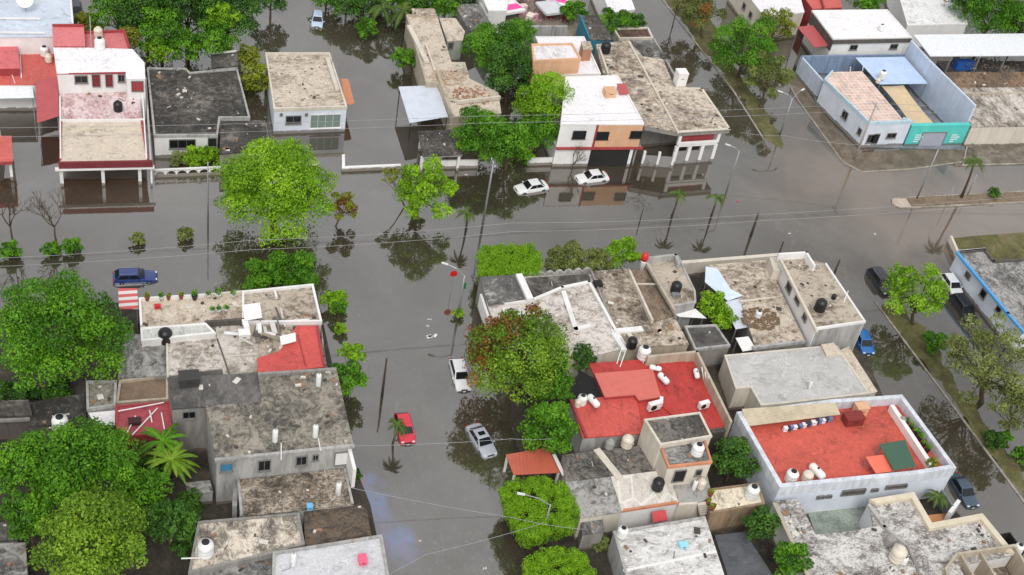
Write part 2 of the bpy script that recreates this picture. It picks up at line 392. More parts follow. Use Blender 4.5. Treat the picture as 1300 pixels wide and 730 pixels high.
def watermat():
    m, nt, b = newmat('flood_water'); v = tpos(nt)
    nt.nodes.remove(b); out = nt.nodes['Material Output']
    A = tnoise(nt, .035, 5, .55, 1.2, 3, v); B = tnoise(nt, .5, 6, .7, 1.5, 8, v)
    murk = tramp(nt, A, [(.35, lin(MURK[0])), (.5, lin(MURK[1])), (.65, lin(MURK[2]))])
    # floating scum: thin pale flakes in drifting streaks
    S = tnoise(nt, 1.7, 10, .72, 2.2, 5, tpos(nt, (1, .55, 1))); S2 = tnoise(nt, .06, 3, .5, .8, 6, v)
    k = tmath(nt, 'MULTIPLY', tramp(nt, S, [(.55, g(0)), (.68, g(.6))]), tramp(nt, S2, [(.42, g(.08)), (.58, g(1))]))
    col = tmix(nt, k, murk, lin((150, 142, 128)))
    # thin foam lines drawn out by the current
    FL = tnoise(nt, .11, 7, .6, 2.6, 21, tpos(nt, (1.3, .6, 1))); br_ = tnoise(nt, 3.5, 5, .7, .4, 4, v)
    fl = tmath(nt, 'MULTIPLY', tramp(nt, FL, [(.488, g(0)), (.5, g(.75)), (.516, g(0))]), tramp(nt, br_, [(.42, g(0)), (.62, g(1))]))
    fl = tmath(nt, 'MULTIPLY', fl, tmath(nt, 'MULTIPLY', tramp(nt, S2, [(.52, g(0)), (.6, g(1))]), .45))
    col = tmix(nt, fl, col, lin((176, 168, 154)))
    # petrol film by the west kerb: blue and violet
    ge = nt.nodes.new('ShaderNodeNewGeometry')
    def blob(cpx, r, ax=1.0):
        c = P(*cpx, 0); d = nt.nodes.new('ShaderNodeVectorMath'); d.operation = 'DISTANCE'; 
        mp = nt.nodes.new('ShaderNodeMapping'); mp.inputs['Location'].default_value = (-c.x, -c.y * ax, 0); mp.inputs['Scale'].default_value = (1, ax, 1)
        nt.links.new(ge.outputs['Position'], mp.inputs[0]); nt.links.new(mp.outputs[0], d.inputs[0]); d.inputs[1].default_value = (0, 0, 0)
        return tmath(nt, 'SUBTRACT', 1.0, tmath(nt, 'DIVIDE', d.outputs['Value'], r))
    bl = tmath(nt, 'MAXIMUM', blob((468, 640), 3.2, .8), blob((503, 688), 2.8, .8))
    bl = tmath(nt, 'MAXIMUM', bl, blob((460, 615), 2.2))
    bl = tmath(nt, 'ADD', bl, tmath(nt, 'MULTIPLY', tmath(nt, 'SUBTRACT', tnoise(nt, .5, 6, .6, 1, 2, v), .5), 1.6))
    film = tramp(nt, bl, [(.2, g(0)), (.75, g(.62))])
    hue = tramp(nt, tnoise(nt, .22, 4, .55, 1.5, 7, v), [(.38, lin((92, 140, 190))), (.5, lin((100, 120, 185))), (.58, lin((150, 100, 150))), (.68, lin((165, 120, 110)))])
    col = tmix(nt, film, col, hue)
    # clay stirred up over the side road and the big crossing
    cl = tmath(nt, 'MAXIMUM', blob((1215, 275), 26, 1.6), blob((1090, 235), 17, 1.2)); cl = tmath(nt, 'ADD', cl, tmath(nt, 'MULTIPLY', tmath(nt, 'SUBTRACT', tnoise(nt, .12, 6, .6, 1, 12, v), .5), 1.6))
    col = tmix(nt, tramp(nt, cl, [(.1, g(0)), (.75, g(.75))]), col, lin((142, 124, 108)))
    dif = nt.nodes.new('ShaderNodeBsdfDiffuse'); nt.links.new(col, dif.inputs['Color'])
    tr = nt.nodes.new('ShaderNodeBsdfTransparent'); tr.inputs[0].default_value = lin((176, 162, 140))
    m1 = nt.nodes.new('ShaderNodeMixShader'); m1.inputs[0].default_value = .26; nt.links.new(dif.outputs[0], m1.inputs[1]); nt.links.new(tr.outputs[0], m1.inputs[2])
    gl = nt.nodes.new('ShaderNodeBsdfGlossy'); gl.inputs['Roughness'].default_value = .035; gl.inputs['Color'].default_value = (1, .985, .965, 1)
    fr = nt.nodes.new('ShaderNodeFresnel'); fr.inputs['IOR'].default_value = WIOR
    bp = nt.nodes.new('ShaderNodeBump'); bp.inputs['Strength'].default_value = .2; bp.inputs['Distance'].default_value = .025
    R = tnoise(nt, .9, 5, .55, .8, 1, v); nt.links.new(R, bp.inputs['Height'])
    nt.links.new(bp.outputs[0], gl.inputs['Normal']); nt.links.new(bp.outputs[0], fr.inputs['Normal'])
    fk = tmath(nt, 'MULTIPLY', fr.outputs[0], tramp(nt, tnoise(nt, .045, 6, .62, 1.6, 11, v), [(.35, g(.78)), (.62, g(1.0))]))
    m2 = nt.nodes.new('ShaderNodeMixShader'); nt.links.new(fk, m2.inputs[0]); nt.links.new(m1.outputs[0], m2.inputs[1]); nt.links.new(gl.outputs[0], m2.inputs[2])
    nt.links.new(m2.outputs[0], out.inputs[0]); return m
MURK = ((66, 60, 48), (78, 71, 59), (92, 85, 73)); WIOR = 3.05
m = MB(); m.add([(-900, -300, 0), (900, -300, 0), (900, 1200, 0), (-900, 1200, 0)], [(0, 1, 2, 3)]); struct('flood_water', m, watermat())

def ground_poly(name, px, z, mat, z0=-.6, kerb=0, kedges=None):
    m = MB(); m.prism([tuple(P(x, y, z))[:2] for x, y in px], z0, z); struct(name, m, mat)
    if kerb:
        poly = [tuple(P(x, y, z))[:2] for x, y in px]; o = offset(poly, -.12); i = offset(poly, .05); n = len(poly); k = MB()
        for e in (kedges if kedges is not None else range(n)):
            j = (e + 1) % n; k.prism([o[e], o[j], i[j], i[e]], z0, z + kerb)
        struct('kerb', k, KERB)
# pavements just under the flood
ground_poly('pavement', [(-60, 232), (195, 228), (440, 216), (600, 211), (925, 198), (927, 224), (600, 238), (300, 252), (-60, 264)], -.06, PAVE, kerb=.02, kedges=[5, 6, 7])
ground_poly('pavement', [(-60, 388), (150, 380), (405, 362), (420, 352), (426, 338), (-60, 366)], -.07, PAVE, kerb=.02, kedges=[2, 3, 4])
ground_poly('pavement', [(418, 378), (470, 570), (512, 760), (545, 760), (502, 570), (448, 372)], -.075, PAVE, kerb=.02, kedges=[3, 4])
ground_poly('pavement', [(612, 392), (585, 392), (596, 470), (625, 600), (650, 745), (690, 745), (640, 560)], -.065, PAVE, kerb=.02, kedges=[1, 2, 3])
ground_poly('pavement', [(606, 366), (586, 352), (750, 338), (990, 312), (1040, 306), (1045, 322), (870, 340)], -.08, PAVE, kerb=.02, kedges=[1, 2, 3])
ground_poly('pavement', [(1046, 306), (1128, 400), (1190, 486), (1260, 590), (1330, 700), (1300, 720), (1225, 610), (1160, 520), (1100, 430), (1040, 330)], -.09, PAVE, kerb=.02, kedges=[0, 1, 2, 3])
ground_poly('pavement', [(1037, 133), (1085, 194), (1150, 190), (1228, 189), (1222, 205), (1160, 214), (1094, 218), (1070, 205), (1014, 128), (996, 96), (1010, 92)], .015, groundmat('wet_pavement', (84, 74, 60), (112, 100, 84), (134, 122, 104), .5, .5), kerb=.03, kedges=[4, 5, 6, 7, 8])
ground_poly('pavement', [(1228, 186), (1340, 180), (1340, 206), (1223, 209)], .12, groundmat('mossy_pavement', (60, 56, 46), (110, 102, 90), (140, 132, 120), .3, .8), kerb=.02)
def verge(px, kerb_edges):
    poly = [tuple(P(x, y, 0))[:2] for x, y in px]; n = len(poly)
    def dist(x, y):
        c = False; dm = 1e9
        for i in range(n):
            (x1, y1), (x2, y2) = poly[i], poly[(i + 1) % n]
            if (y1 > y) != (y2 > y) and x < (x2 - x1) * (y - y1) / (y2 - y1) + x1: c = not c
            t = max(0, min(1, ((x - x1) * (x2 - x1) + (y - y1) * (y2 - y1)) / ((x2 - x1) ** 2 + (y2 - y1) ** 2))); dm = min(dm, math.hypot(x - x1 - t * (x2 - x1), y - y1 - t * (y2 - y1)))
        return dm if c else -dm
    xs = [q[0] for q in poly]; ys = [q[1] for q in poly]; st = .4; nx = int((max(xs) - min(xs) + 2) / st); ny = int((max(ys) - min(ys) + 2) / st); idx = {}; V = []; Fc = []
    for i in range(nx):
        for j in range(ny):
            x, y = min(xs) - 1 + i * st, min(ys) - 1 + j * st; d = dist(x, y)
            if d > -.7: idx[i, j] = len(V); V.append((x, y, min(.09, -.05 + d * .16) + .13 * noise.noise(Vector((x * .45, y * .45, 3))) + .05 * noise.noise(Vector((x * 1.9, y * 1.9, 7)))))
    for (i, j), a in idx.items():
        if (i + 1, j) in idx and (i + 1, j + 1) in idx and (i, j + 1) in idx: Fc.append((a, idx[i + 1, j], idx[i + 1, j + 1], idx[i, j + 1]))
    m = MB(); m.add(V, Fc); struct('verge', m, GRASS)
    o = offset(poly, -.14); i_ = offset(poly, .04); k = MB()
    for e in kerb_edges: j = (e + 1) % n; k.prism([o[e], o[j], i_[j], i_[e]], -.6, .09)
    struct('kerb', k, KERB)
# planted strips of the two avenues
verge([(1112, 384), (1146, 386), (1182, 424), (1214, 485), (1296, 592), (1354, 672), (1360, 716), (1300, 637), (1189, 487)], [6, 7, 8])
verge([(822, -30), (880, -30), (912, 40), (951, 110), (986, 160), (1003, 183), (994, 190), (972, 180), (931, 115), (841, 0)], [7, 8, 9])
ground_poly('verge', [(1133, 253), (1150, 251), (1340, 241), (1340, 254), (1160, 263), (1142, 263), (1134, 259)], .08, DIRT, kerb=.05)
ground_poly('verge', [(1133, 253), (1150, 251.5), (1157, 262.5), (1142, 263), (1134, 259)], .14, groundmat('pale_concrete', (170, 155, 142), (190, 175, 160), (200, 188, 175)))
ground_poly('verge', [(1208, 303), (1230, 300), (1340, 292), (1340, 330), (1262, 334), (1250, 320), (1218, 321)], .07, GRASS)
ground_poly('pavement', [(1146, 296), (1188, 284), (1210, 300), (1222, 322), (1275, 396), (1300, 430), (1290, 440), (1240, 390), (1195, 330), (1160, 318)], -.02, DIRT)
# ground inside the two near blocks
ground_poly('yard', [(-60, 396), (150, 384), (402, 372), (450, 590), (470, 640), (495, 760), (-80, 780)], .05, YARD)
ground_poly('yard', [(622, 372), (750, 352), (990, 330), (1044, 336), (1086, 424), (1120, 500), (1180, 610), (1285, 730), (1310, 770), (700, 770), (690, 650), (655, 560)], .06, YARD)
ground_poly('yard', [(622, 34), (600, -40), (740, -40), (742, 30), (722, 52), (668, 60)], .1, groundmat('sandy_yard', (120, 108, 96), (150, 140, 128), (110, 98, 84)))

# ---------------------------------------------------------------- plants
def leafmat(name, dark, mid, light):
    m, nt, b = newmat(name); out = nt.nodes['Material Output']
    at = nt.nodes.new('ShaderNodeAttribute'); at.attribute_name = 'tint'
    c = tramp(nt, at.outputs['Fac'], [(0.0, lin(dark)), (.5, lin(mid)), (1.0, lin(light))])
    nt.links.new(c, b.inputs['Base Color']); b.inputs['Roughness'].default_value = .55
    b.inputs['Specular IOR Level'].default_value = .35
    tl = nt.nodes.new('ShaderNodeBsdfTranslucent'); nt.links.new(c, tl.inputs[0])
    mx = nt.nodes.new('ShaderNodeMixShader'); mx.inputs[0].default_value = .3
    nt.links.new(b.outputs[0], mx.inputs[1]); nt.links.new(tl.outputs[0], mx.inputs[2]); nt.links.new(mx.outputs[0], out.inputs[0]); return m
LEAF = dict(
    lime=leafmat('lime_leaves', (84, 122, 12), (126, 174, 20), (166, 206, 46)),
    mid=leafmat('green_leaves', (48, 86, 12), (82, 138, 18), (124, 176, 38)),
    dark=leafmat('dark_leaves', (38, 70, 20), (64, 108, 30), (100, 146, 48)),
    hedge=leafmat('hedge_leaves', (84, 122, 12), (120, 168, 18), (156, 198, 38)),
    olive=leafmat('olive_leaves', (84, 94, 44), (122, 134, 66), (156, 166, 92)),
    yellow=leafmat('yellow_green_leaves', (84, 96, 20), (128, 140, 34), (166, 172, 50)),
    rust=leafmat('rusty_leaves', (92, 66, 22), (134, 84, 34), (160, 124, 48)),
    oliveg=leafmat('olive_green_leaves', (70, 100, 18), (108, 146, 30), (150, 184, 54)),
    palm=leafmat('palm_leaves', (40, 62, 22), (70, 98, 34), (110, 132, 54)))
def crown_lobes(c, rx, ry, rz, rng, big=14, small=6, loose=0.0):
    lobes = [(c[0], c[1], c[2], min(rx, ry) * .62, .25)]
    for i in range(big):
        t = (i + .5) / big; ph = i * 2.39996 + rng.uniform(-.4, .4); cz = 1 - 1.72 * t; sz = math.sqrt(max(0, 1 - cz * cz))
        k = rng.uniform(.6, .8) + loose * rng.uniform(-.1, .35)
        bx, by, bz = c[0] + rx * k * sz * math.cos(ph), c[1] + ry * k * sz * math.sin(ph), c[2] + rz * k * cz
        br = min(rx, ry) * rng.uniform(.29, .42) * (1 - loose * .4); tint = rng.uniform(.25, .75)
        lobes.append((bx, by, bz, br, tint))
        for j in range(small):
            d = rng.normal(size=3); d /= np.linalg.norm(d); d[2] = abs(d[2]) * .9 - .2
            q = br * rng.uniform(.75, 1.1)
            lobes.append((bx + d[0] * q, by + d[1] * q, bz + d[2] * q, br * rng.uniform(.32, .5), float(np.clip(tint + rng.uniform(-.25, .3), 0, 1))))
    return lobes
def leaves_mesh(name, lobes, n, size, rng, org, zmin=.5, aspect=.62, droop=0.0, extra=None):
    lb = np.array(lobes, float); wts = lb[:, 3] ** 2 ; wts /= wts.sum()
    idx = rng.choice(len(lb), n, p=wts); L0 = lb[idx]
    d = rng.normal(size=(n, 3)); d /= np.linalg.norm(d, axis=1)[:, None]; d[:, 2] = np.where(rng.random(n) < .72, np.abs(d[:, 2]), d[:, 2])
    r = L0[:, 3] * rng.uniform(.72, 1.08, n)
    c = L0[:, :3] + d * r[:, None]
    keep = c[:, 2] > zmin; c = c[keep]; d = d[keep]; tint = L0[keep, 4]; n = len(c)
    nm = d + rng.normal(size=(n, 3)) * .45; nm[:, 2] += .25; nm /= np.linalg.norm(nm, axis=1)[:, None]
    t = rng.normal(size=(n, 3)); t[:, 2] -= droop * 2; t -= nm * (t * nm).sum(1)[:, None]; t /= np.linalg.norm(t, axis=1)[:, None]
    bt = np.cross(nm, t); s = size * rng.uniform(.65, 1.3, n)[:, None]
    v = np.empty((n, 4, 3)); v[:, 0] = c - t * s * .5; v[:, 1] = c + bt * s * aspect * .5 - nm * s * .06; v[:, 2] = c + t * s * .5 - nm * s * .16; v[:, 3] = c - bt * s * aspect * .5 - nm * s * .06
    tv = np.clip(tint + rng.uniform(-.28, .28, n), 0, 1)
    v = v.reshape(-1, 3) - np.array(org)[None]
    me = bpy.data.meshes.new(name); me.vertices.add(n * 4); me.vertices.foreach_set('co', v.ravel().astype(np.float32))
    me.loops.add(n * 4); me.loops.foreach_set('vertex_index', np.arange(n * 4, dtype=np.int32))
    me.polygons.add(n); me.polygons.foreach_set('loop_start', (np.arange(n) * 4).astype(np.int32)); me.polygons.foreach_set('loop_total', np.full(n, 4, np.int32))
    me.update(calc_edges=True)
    at = me.attributes.new('tint', 'FLOAT', 'FACE'); at.data.foreach_set('value', tv.astype(np.float32)); return me
TREE_N = [0]
def tree(px, py, r, zc, pal, label, cat='tree', name='tree', sq=.9, dens=1.0, loose=0.0, wide=1.0, leaf=.27, group=None, base=None, big=14, small=6, trunk_r=None, droop=0, clip=.5, pals=None):
    """crown centre read at height zc, r its radius in picture px"""
    TREE_N[0] += 1; rng = np.random.default_rng(100 + TREE_N[0]); random.seed(TREE_N[0])
    c = P(px, py, zc); R = r / ppm(px, py, zc)
    bx, by = (c.x, c.y) if base is None else tuple(P(base[0], base[1], 0))[:2]
    t = thing(name, label, cat, (bx, by, -.4), group)
    lobes = crown_lobes((c.x, c.y, c.z), R * wide, R, R * sq, rng, big, small, loose)
    n = int(520 * R * R * dens * wide * (.34 / leaf) ** 1.4)
    n = max(250, min(n, 46000))
    tr = trunk_r or max(.05, R * .055); m = MB()
    top = Vector((c.x, c.y, c.z - R * sq * .25)); b0 = Vector((bx, by, -.6)); mid = b0.lerp(top, .55) + Vector((rnd(-.2, .2), rnd(-.2, .2), 0)) * R * .2
    m.tube([b0, b0.lerp(mid, .5), mid, top], [tr * 1.35, tr * 1.05, tr * .85, tr * .4], 8)
    bigl = [l for i, l in enumerate(lobes) if i and (i - 1) % (small + 1) == 0]
    for l in bigl[::(1 if loose > .3 else 2)]:
        e = Vector(l[:3]); s0 = b0.lerp(top, rnd(.45, .9)); k = s0.lerp(e, .5) + Vector((rnd(-.2, .2), rnd(-.2, .2), rnd(0, .3))) * R * .25
        m.tube([s0, k, e], [tr * .5, tr * .32, tr * .12], 5, False)
        if loose > .3:
            for j in range(4):
                q = e + Vector((rnd(-1, 1), rnd(-1, 1), rnd(-.4, .9))) * l[3] * 1.2; m.tube([k.lerp(e, rnd(.3, 1)), q], [tr * .13, .012], 4, False)
    m.build('trunk', BARK, t, smooth=True)
    if pals:
        sets = [[l for i, l in enumerate(lobes) if pals[1](l, c, R)], [l for l in lobes if not pals[1](l, c, R)]]
        for ls, pl in zip(sets, (pals[0], pal)):
            if ls: meshobj('crown', leaves_mesh('crown', ls, int(n * sum(l[3] ** 2 for l in ls) / sum(l[3] ** 2 for l in lobes)), leaf, rng, ORG[t.name][0], clip, droop=droop), LEAF[pl], t)
    else: meshobj('crown', leaves_mesh('crown', lobes, n, leaf, rng, ORG[t.name][0], clip, droop=droop), LEAF[pal], t)
    return t
def shrub(px, py, r, pal, label, cat='shrub', name='shrub', sq=.8, wide=1.0, dens=1.1, leaf=.26, zc=None, group=None, **k):
    R = r / ppm(px, py, 0); zc = zc if zc is not None else R * sq * .85
    return tree(px, py, r, zc, pal, label, cat, name, sq, dens, wide=wide, leaf=leaf, group=group, big=9, small=5, trunk_r=.05, clip=.05, **k)
def hedge(px, z0, z1, label, pal='hedge', group=None):
    """clipped block of foliage on a short trunk; outline read at its top"""
    TREE_N[0] += 1; rng = np.random.default_rng(700 + TREE_N[0])
    poly = [tuple(P(x, y, z1))[:2] for x, y in px]; n = len(poly); cx = sum(p[0] for p in poly) / n; cy = sum(p[1] for p in poly) / n
    t = thing('clipped_tree', label, 'clipped tree', (cx, cy, -.3), group)
    ar = abs(sum(poly[i][0] * poly[(i + 1) % n][1] - poly[(i + 1) % n][0] * poly[i][1] for i in range(n))) / 2
    lobes = []; xs = [p[0] for p in poly]; ys = [p[1] for p in poly]
    from mathutils.geometry import intersect_point_tri_2d
    def inside(x, y):
        c = False
        for i in range(n):
            (x1, y1), (x2, y2) = poly[i], poly[(i + 1) % n]
            if (y1 > y) != (y2 > y) and x < (x2 - x1) * (y - y1) / (y2 - y1) + x1: c = not c
        return c
    ip = offset(poly, .45); k = 0
    tot = int(ar * 5.5) + 60
    while k < tot:
        x, y = rng.uniform(min(xs), max(xs)), rng.uniform(min(ys), max(ys))
        if inside(x, y): lobes.append((x, y, z1 - .38 + rng.uniform(-.03, .04), .4, rng.uniform(.4, .7))); k += 1
    for i in range(n):
        a, b = Vector(ip[i]), Vector(ip[(i + 1) % n]); q = max(2, int((b - a).length / .5))
        for j in range(q):
            pt = a.lerp(b, (j + rng.random()) / q); zz = z1 - .4
            while zz > z0: lobes.append((pt.x, pt.y, zz + rng.uniform(-.1, .1), .43, rng.uniform(.1, .7))); zz -= .5
    MB().tube([(cx, cy, -.5), (cx + .1, cy, z0 + .2), (cx, cy, z1 - .5)], [.16, .12, .05], 8).build('trunk', BARK, t)
    fill = MB(); ins = offset(poly, .55); fill.prism(ins, z0 + .15, z1 - .75)
    meshobj('crown', leaves_mesh('crown', lobes, int(len(lobes) * 95), .145, rng, ORG[t.name][0], z0 - .2), LEAF[pal], t)
    fill.build('crown_core', plain('inner_twigs', (40, 48, 18), .95), t); return t
def palm(base, top, z, r, label, n=15, pal='palm', trunk_r=.12, group=None, name='palm_tree', wide=1.0, droop=1.0):
    TREE_N[0] += 1; rng = np.random.default_rng(300 + TREE_N[0])
    b = P(*base, 0); c = P(*top, z); t = thing(name, label, 'palm tree' if name == 'palm_tree' else 'banana plant', (b.x, b.y, -.3), group)
    mid = b.lerp(c, .5) + Vector((.08, 0, 0)); MB().tube([(b.x, b.y, -.6), tuple(b.lerp(mid, .6)), tuple(mid), tuple(c)], [trunk_r * 1.4, trunk_r, trunk_r * .85, trunk_r * .7], 8).build('trunk', BARK, t, smooth=True)
    R = r / ppm(*top, z); V = []; Fc = []; T = []
    for i in range(n):
        ph = i * 2.39996 + rng.uniform(-.2, .2); el = rng.uniform(.1, .9); Lf = R * rng.uniform(.85, 1.15)
        pts = []
        for k in range(9):
            u = k / 8; hr = Lf * u * (1 - .15 * u); h = Lf * (el * u - (droop * .75 + .35 * el) * u * u)
            pts.append(Vector((c.x + math.cos(ph) * hr, c.y + math.sin(ph) * hr, c.z + h)))
        side = Vector((-math.sin(ph), math.cos(ph), 0)); tn = rng.uniform(.2, .9)
        for k in range(24 if wide < 1.5 else 18):
            u = .1 + .88 * k / (24 if wide < 1.5 else 18); j = min(7, int(u * 8)); p = pts[j].lerp(pts[j + 1], u * 8 - j); fw = (pts[j + 1] - pts[j]).normalized()
            ll = Lf * (.17 if wide < 1.5 else .07) * min(wide, 1.2) * math.sin(math.pi * min(1, u * .9 + .12)) + .05; ww = Lf * (.022 if wide < 1.5 else .05)
            for sg in (-1, 1):
                e = p + side * sg * ll + fw * ll * .55 - Vector((0, 0, ll * .35)); q = len(V)
                V += [p - fw * ww, p + fw * ww, e]; Fc.append((q, q + 1, q + 2)); T.append(float(np.clip(tn + rng.uniform(-.2, .2), 0, 1)))
        for k in range(8):
            q = len(V); wv = .02 + .03 * (1 - k / 8); V += [pts[k] - side * wv, pts[k] + side * wv, pts[k + 1] + side * wv * .8, pts[k + 1] - side * wv * .8]; Fc.append((q, q + 1, q + 2, q + 3)); T.append(.9)
    me = bpy.data.meshes.new('fronds'); o = ORG[t.name][0]; me.from_pydata([tuple(v - o) for v in V], [], Fc); me.update()
    at = me.attributes.new('tint', 'FLOAT', 'FACE'); at.data.foreach_set('value', T); meshobj('fronds', me, LEAF[pal], t); return t
def bare_tree(base, h, label, seed=1, spread=.5, leaves=0, pal='olive', group=None, r0=.08, name='bare_tree', depth=5, leaf=.16):
    random.seed(seed); rng = np.random.default_rng(seed); b = P(*base, 0); t = thing(name, label, 'tree', (b.x, b.y, -.4), group); m = MB(); tips = []
    def grow(p, d, l, r, k):
        e = p + d * l; q = p.lerp(e, .5) + Vector((rnd(-1, 1), rnd(-1, 1), 0)) * l * .06
        m.tube([p, q, e], [r, r * .85, r * .66], 5 if k > 2 else 4, False)
        if k <= 2: tips.append(e); tips.append(q)
        if k == 0: return
        for i in range(3 if k < depth else 4):
            a = rnd(0, 6.28); nd = (d + Vector((math.cos(a), math.sin(a), rnd(-.1, .35))) * spread * rnd(.7, 1.4)).normalized(); grow(e, nd, l * rnd(.58, .82), r * .6, k - 1)
    grow(Vector((b.x, b.y, -.5)), Vector((rnd(-.08, .08), rnd(-.08, .08), 1)).normalized(), h * .34 + .4, r0, depth)
    m.build('trunk', BARK, t)
    if leaves:
        lb = [(p.x, p.y, p.z, rnd(.2, .45), rnd(.1, .9)) for p in tips]
        meshobj('crown', leaves_mesh('crown', lb, leaves, leaf, rng, ORG[t.name][0], .3), LEAF[pal], t)
    return t
# ---------------------------------------------------------------- vehicles
def carpaint(col, rough=.25):
    key = ('paint', col)
    if key in MATS: return MATS[key]
    m, nt, b = newmat('car_paint'); n = tnoise(nt, 3, 6, .7, .3, len(MATS), tpos(nt))
    c = tmix(nt, 1.0, lin(col), tramp(nt, n, [(.3, g(.88)), (.7, g(1.05))]), 'MULTIPLY'); nt.links.new(c, b.inputs['Base Color'])
    b.inputs['Roughness'].default_value = rough; b.inputs['Coat Weight'].default_value = .6; b.inputs['Coat Roughness'].default_value = .08; MATS[key] = m; return m
LAMPG = plain('headlamp_glass', (215, 218, 220), .15); TAILR = plain('tail_lamp', (150, 20, 18), .25); PLATE = plain('number_plate', (215, 215, 205), .5)
SHAPES = dict(   # length, half width, [x, z of the top line] hood..boot ; cabin: belt front x, roof front x, roof rear x, belt rear x, roof z, belt z
    sedan=dict(L=4.4, W=.86, top=[(-2.2, .58), (-2.1, .72), (-1.0, .9), (1.35, .95), (2.05, .9), (2.2, .62)], cab=(-1.05, -.35, .95, 1.6, 1.42, .9)),
    hatch=dict(L=3.9, W=.84, top=[(-1.95, .6), (-1.85, .76), (-.95, .96), (1.6, .98), (1.9, .9), (1.95, .62)], cab=(-1.1, -.45, 1.3, 1.86, 1.48, .94)),
    wagon=dict(L=4.6, W=.87, top=[(-2.3, .6), (-2.15, .74), (-1.0, .92), (1.9, .97), (2.2, .9), (2.3, .62)], cab=(-1.05, -.3, 1.6, 2.12, 1.4, .92)),
    suv=dict(L=4.6, W=.92, top=[(-2.3, .7), (-2.2, .9), (-1.15, 1.06), (1.9, 1.06), (2.25, 1.0), (2.3, .7)], cab=(-1.15, -.6, 1.7, 2.2, 1.74, 1.04)),
    pickup=dict(L=5.3, W=.93, top=[(-2.65, .75), (-2.55, .95), (-1.35, 1.08), (.75, 1.08), (2.6, 1.08), (2.65, .8)], cab=(-1.35, -.75, .45, .8, 1.75, 1.06)))
def car(front, rear, shape, col, label, name='parked_car', cat='car', z=-.42, group=None, roofrails=False):
    """front and rear bumper read at the water line"""
    S = SHAPES[shape]; a, b = P(*front, 0), P(*rear, 0); c = (a + b) / 2; d = (a - b); ang = math.atan2(d.y, d.x) + math.pi   # local -x is the nose
    t = bpy.data.objects.new(name, None); COL.link(t); t.location = (c.x, c.y, z); t.rotation_euler = (0, 0, ang); t.scale = (.95, .95, .95)
    t['label'] = label; t['category'] = cat
    if group: t['group'] = group
    paint = carpaint(col); W = S['W']; hl = S['L'] / 2; top = S['top']
    def zt(x):
        for (x0, z0), (x1, z1) in zip(top, top[1:]):
            if x0 <= x <= x1: return z0 + (z1 - z0) * (x - x0) / (x1 - x0)
        return top[-1][1]
    xs = [-hl, -hl + .08, -hl + .3, -hl * .62, -hl * .4, -.4, .4, hl * .4, hl * .66, hl - .3, hl - .08, hl]
    m = MB(); rings = []
    for i, x in enumerate(xs):
        e = min(x + hl, hl - x); wf = .80 if e < .01 else (.9 if e < .1 else (.97 if e < .4 else 1)); w = W * wf; tz = zt(x)
        arch = .0
        prof = [(w * .9, .24), (w, .36), (w * 1.0, .55), (w * .985, tz - .16), (w * .93, tz - .05), (w * .75, tz), (w * .35, tz + .03)]
        rings.append([(x, y, zz) for y, zz in prof] + [(x, -y, zz) for y, zz in reversed(prof)])
    k = len(rings[0]); vs = [p for r in rings for p in r]; fs = []
    for i in range(len(rings) - 1):
        for j in range(k): fs.append((i * k + j, i * k + (j + 1) % k, (i + 1) * k + (j + 1) % k, (i + 1) * k + j))
    fs += [tuple(range(k - 1, -1, -1)), tuple(range((len(rings) - 1) * k, len(rings) * k))]
    m.add(vs, fs)
    bf, rf, rr, br, zr, zb = S['cab']; wb, wr = W * .93, W * .74
    cv = [(bf, -wb, zb), (br, -wb, zb), (br, wb, zb), (bf, wb, zb)]; xm = (rf + rr) / 2
    m.add([(bf, -wb, zb - .05), (br, -wb, zb - .05), (br, wb, zb - .05), (bf, wb, zb - .05), (rf, -wr, zr - .03), (rr, -wr, zr - .03), (rr, wr, zr - .03), (rf, wr, zr - .03), (rf + .15, -wr * .85, zr + .02), (rr - .1, -wr * .85, zr + .02), (rr - .1, wr * .85, zr + .02), (rf + .15, wr * .85, zr + .02)],
          [(3, 2, 1, 0), (0, 1, 5, 4), (1, 2, 6, 5), (2, 3, 7, 6), (3, 0, 4, 7), (4, 5, 9, 8), (5, 6, 10, 9), (6, 7, 11, 10), (7, 4, 8, 11), (8, 9, 10, 11)])
    if shape == 'pickup':   # dark open bed
        pass
    body = m.build('body', paint, t, raw=True, smooth=True, bevel=.055)
    mod = body.modifiers.new('wn', 'WEIGHTED_NORMAL')
    def lerp(p, q, u): return tuple(p[i] + (q[i] - p[i]) * u for i in range(3))
    def glass(nm, p00, p10, p11, p01, out, i0=.06, i1=.94, j0=.1, j1=.93):
        q = []
        for u, v in ((i0, j0), (i1, j0), (i1, j1), (i0, j1)):
            lo = lerp(p00, p10, u); hi = lerp(p01, p11, u); p = lerp(lo, hi, v); q.append((p[0] + out[0], p[1] + out[1], p[2] + out[2]))
        q += [(p[0] - out[0] * 1.5, p[1] - out[1] * 1.5, p[2] - out[2] * 1.5) for p in q]
        MB().add(q, [(0, 1, 2, 3), (7, 6, 5, 4), (0, 4, 5, 1), (1, 5, 6, 2), (2, 6, 7, 3), (3, 7, 4, 0)]).build(nm, GLASS, t, raw=True)
    B0, B1, B2, B3 = (bf, -wb, zb), (br, -wb, zb), (br, wb, zb), (bf, wb, zb); R0, R1, R2, R3 = (rf, -wr, zr), (rr, -wr, zr), (rr, wr, zr), (rf, wr, zr)
    glass('windscreen', B3, B0, R0, R3, (-.02, 0, .02)); glass('rear_window', B1, B2, R2, R1, (.02, 0, .02), .08, .92, .15, .9)
    for s0, s1 in ((.1, .5), (.53, .92)) if shape != 'pickup' else ((.12, .9),):
        glass('side_window', B0, B1, R1, R0, (0, -.02, .012), s0, s1, .12, .9); glass('side_window', B3, B2, R2, R3, (0, .02, .012), s0, s1, .12, .9)
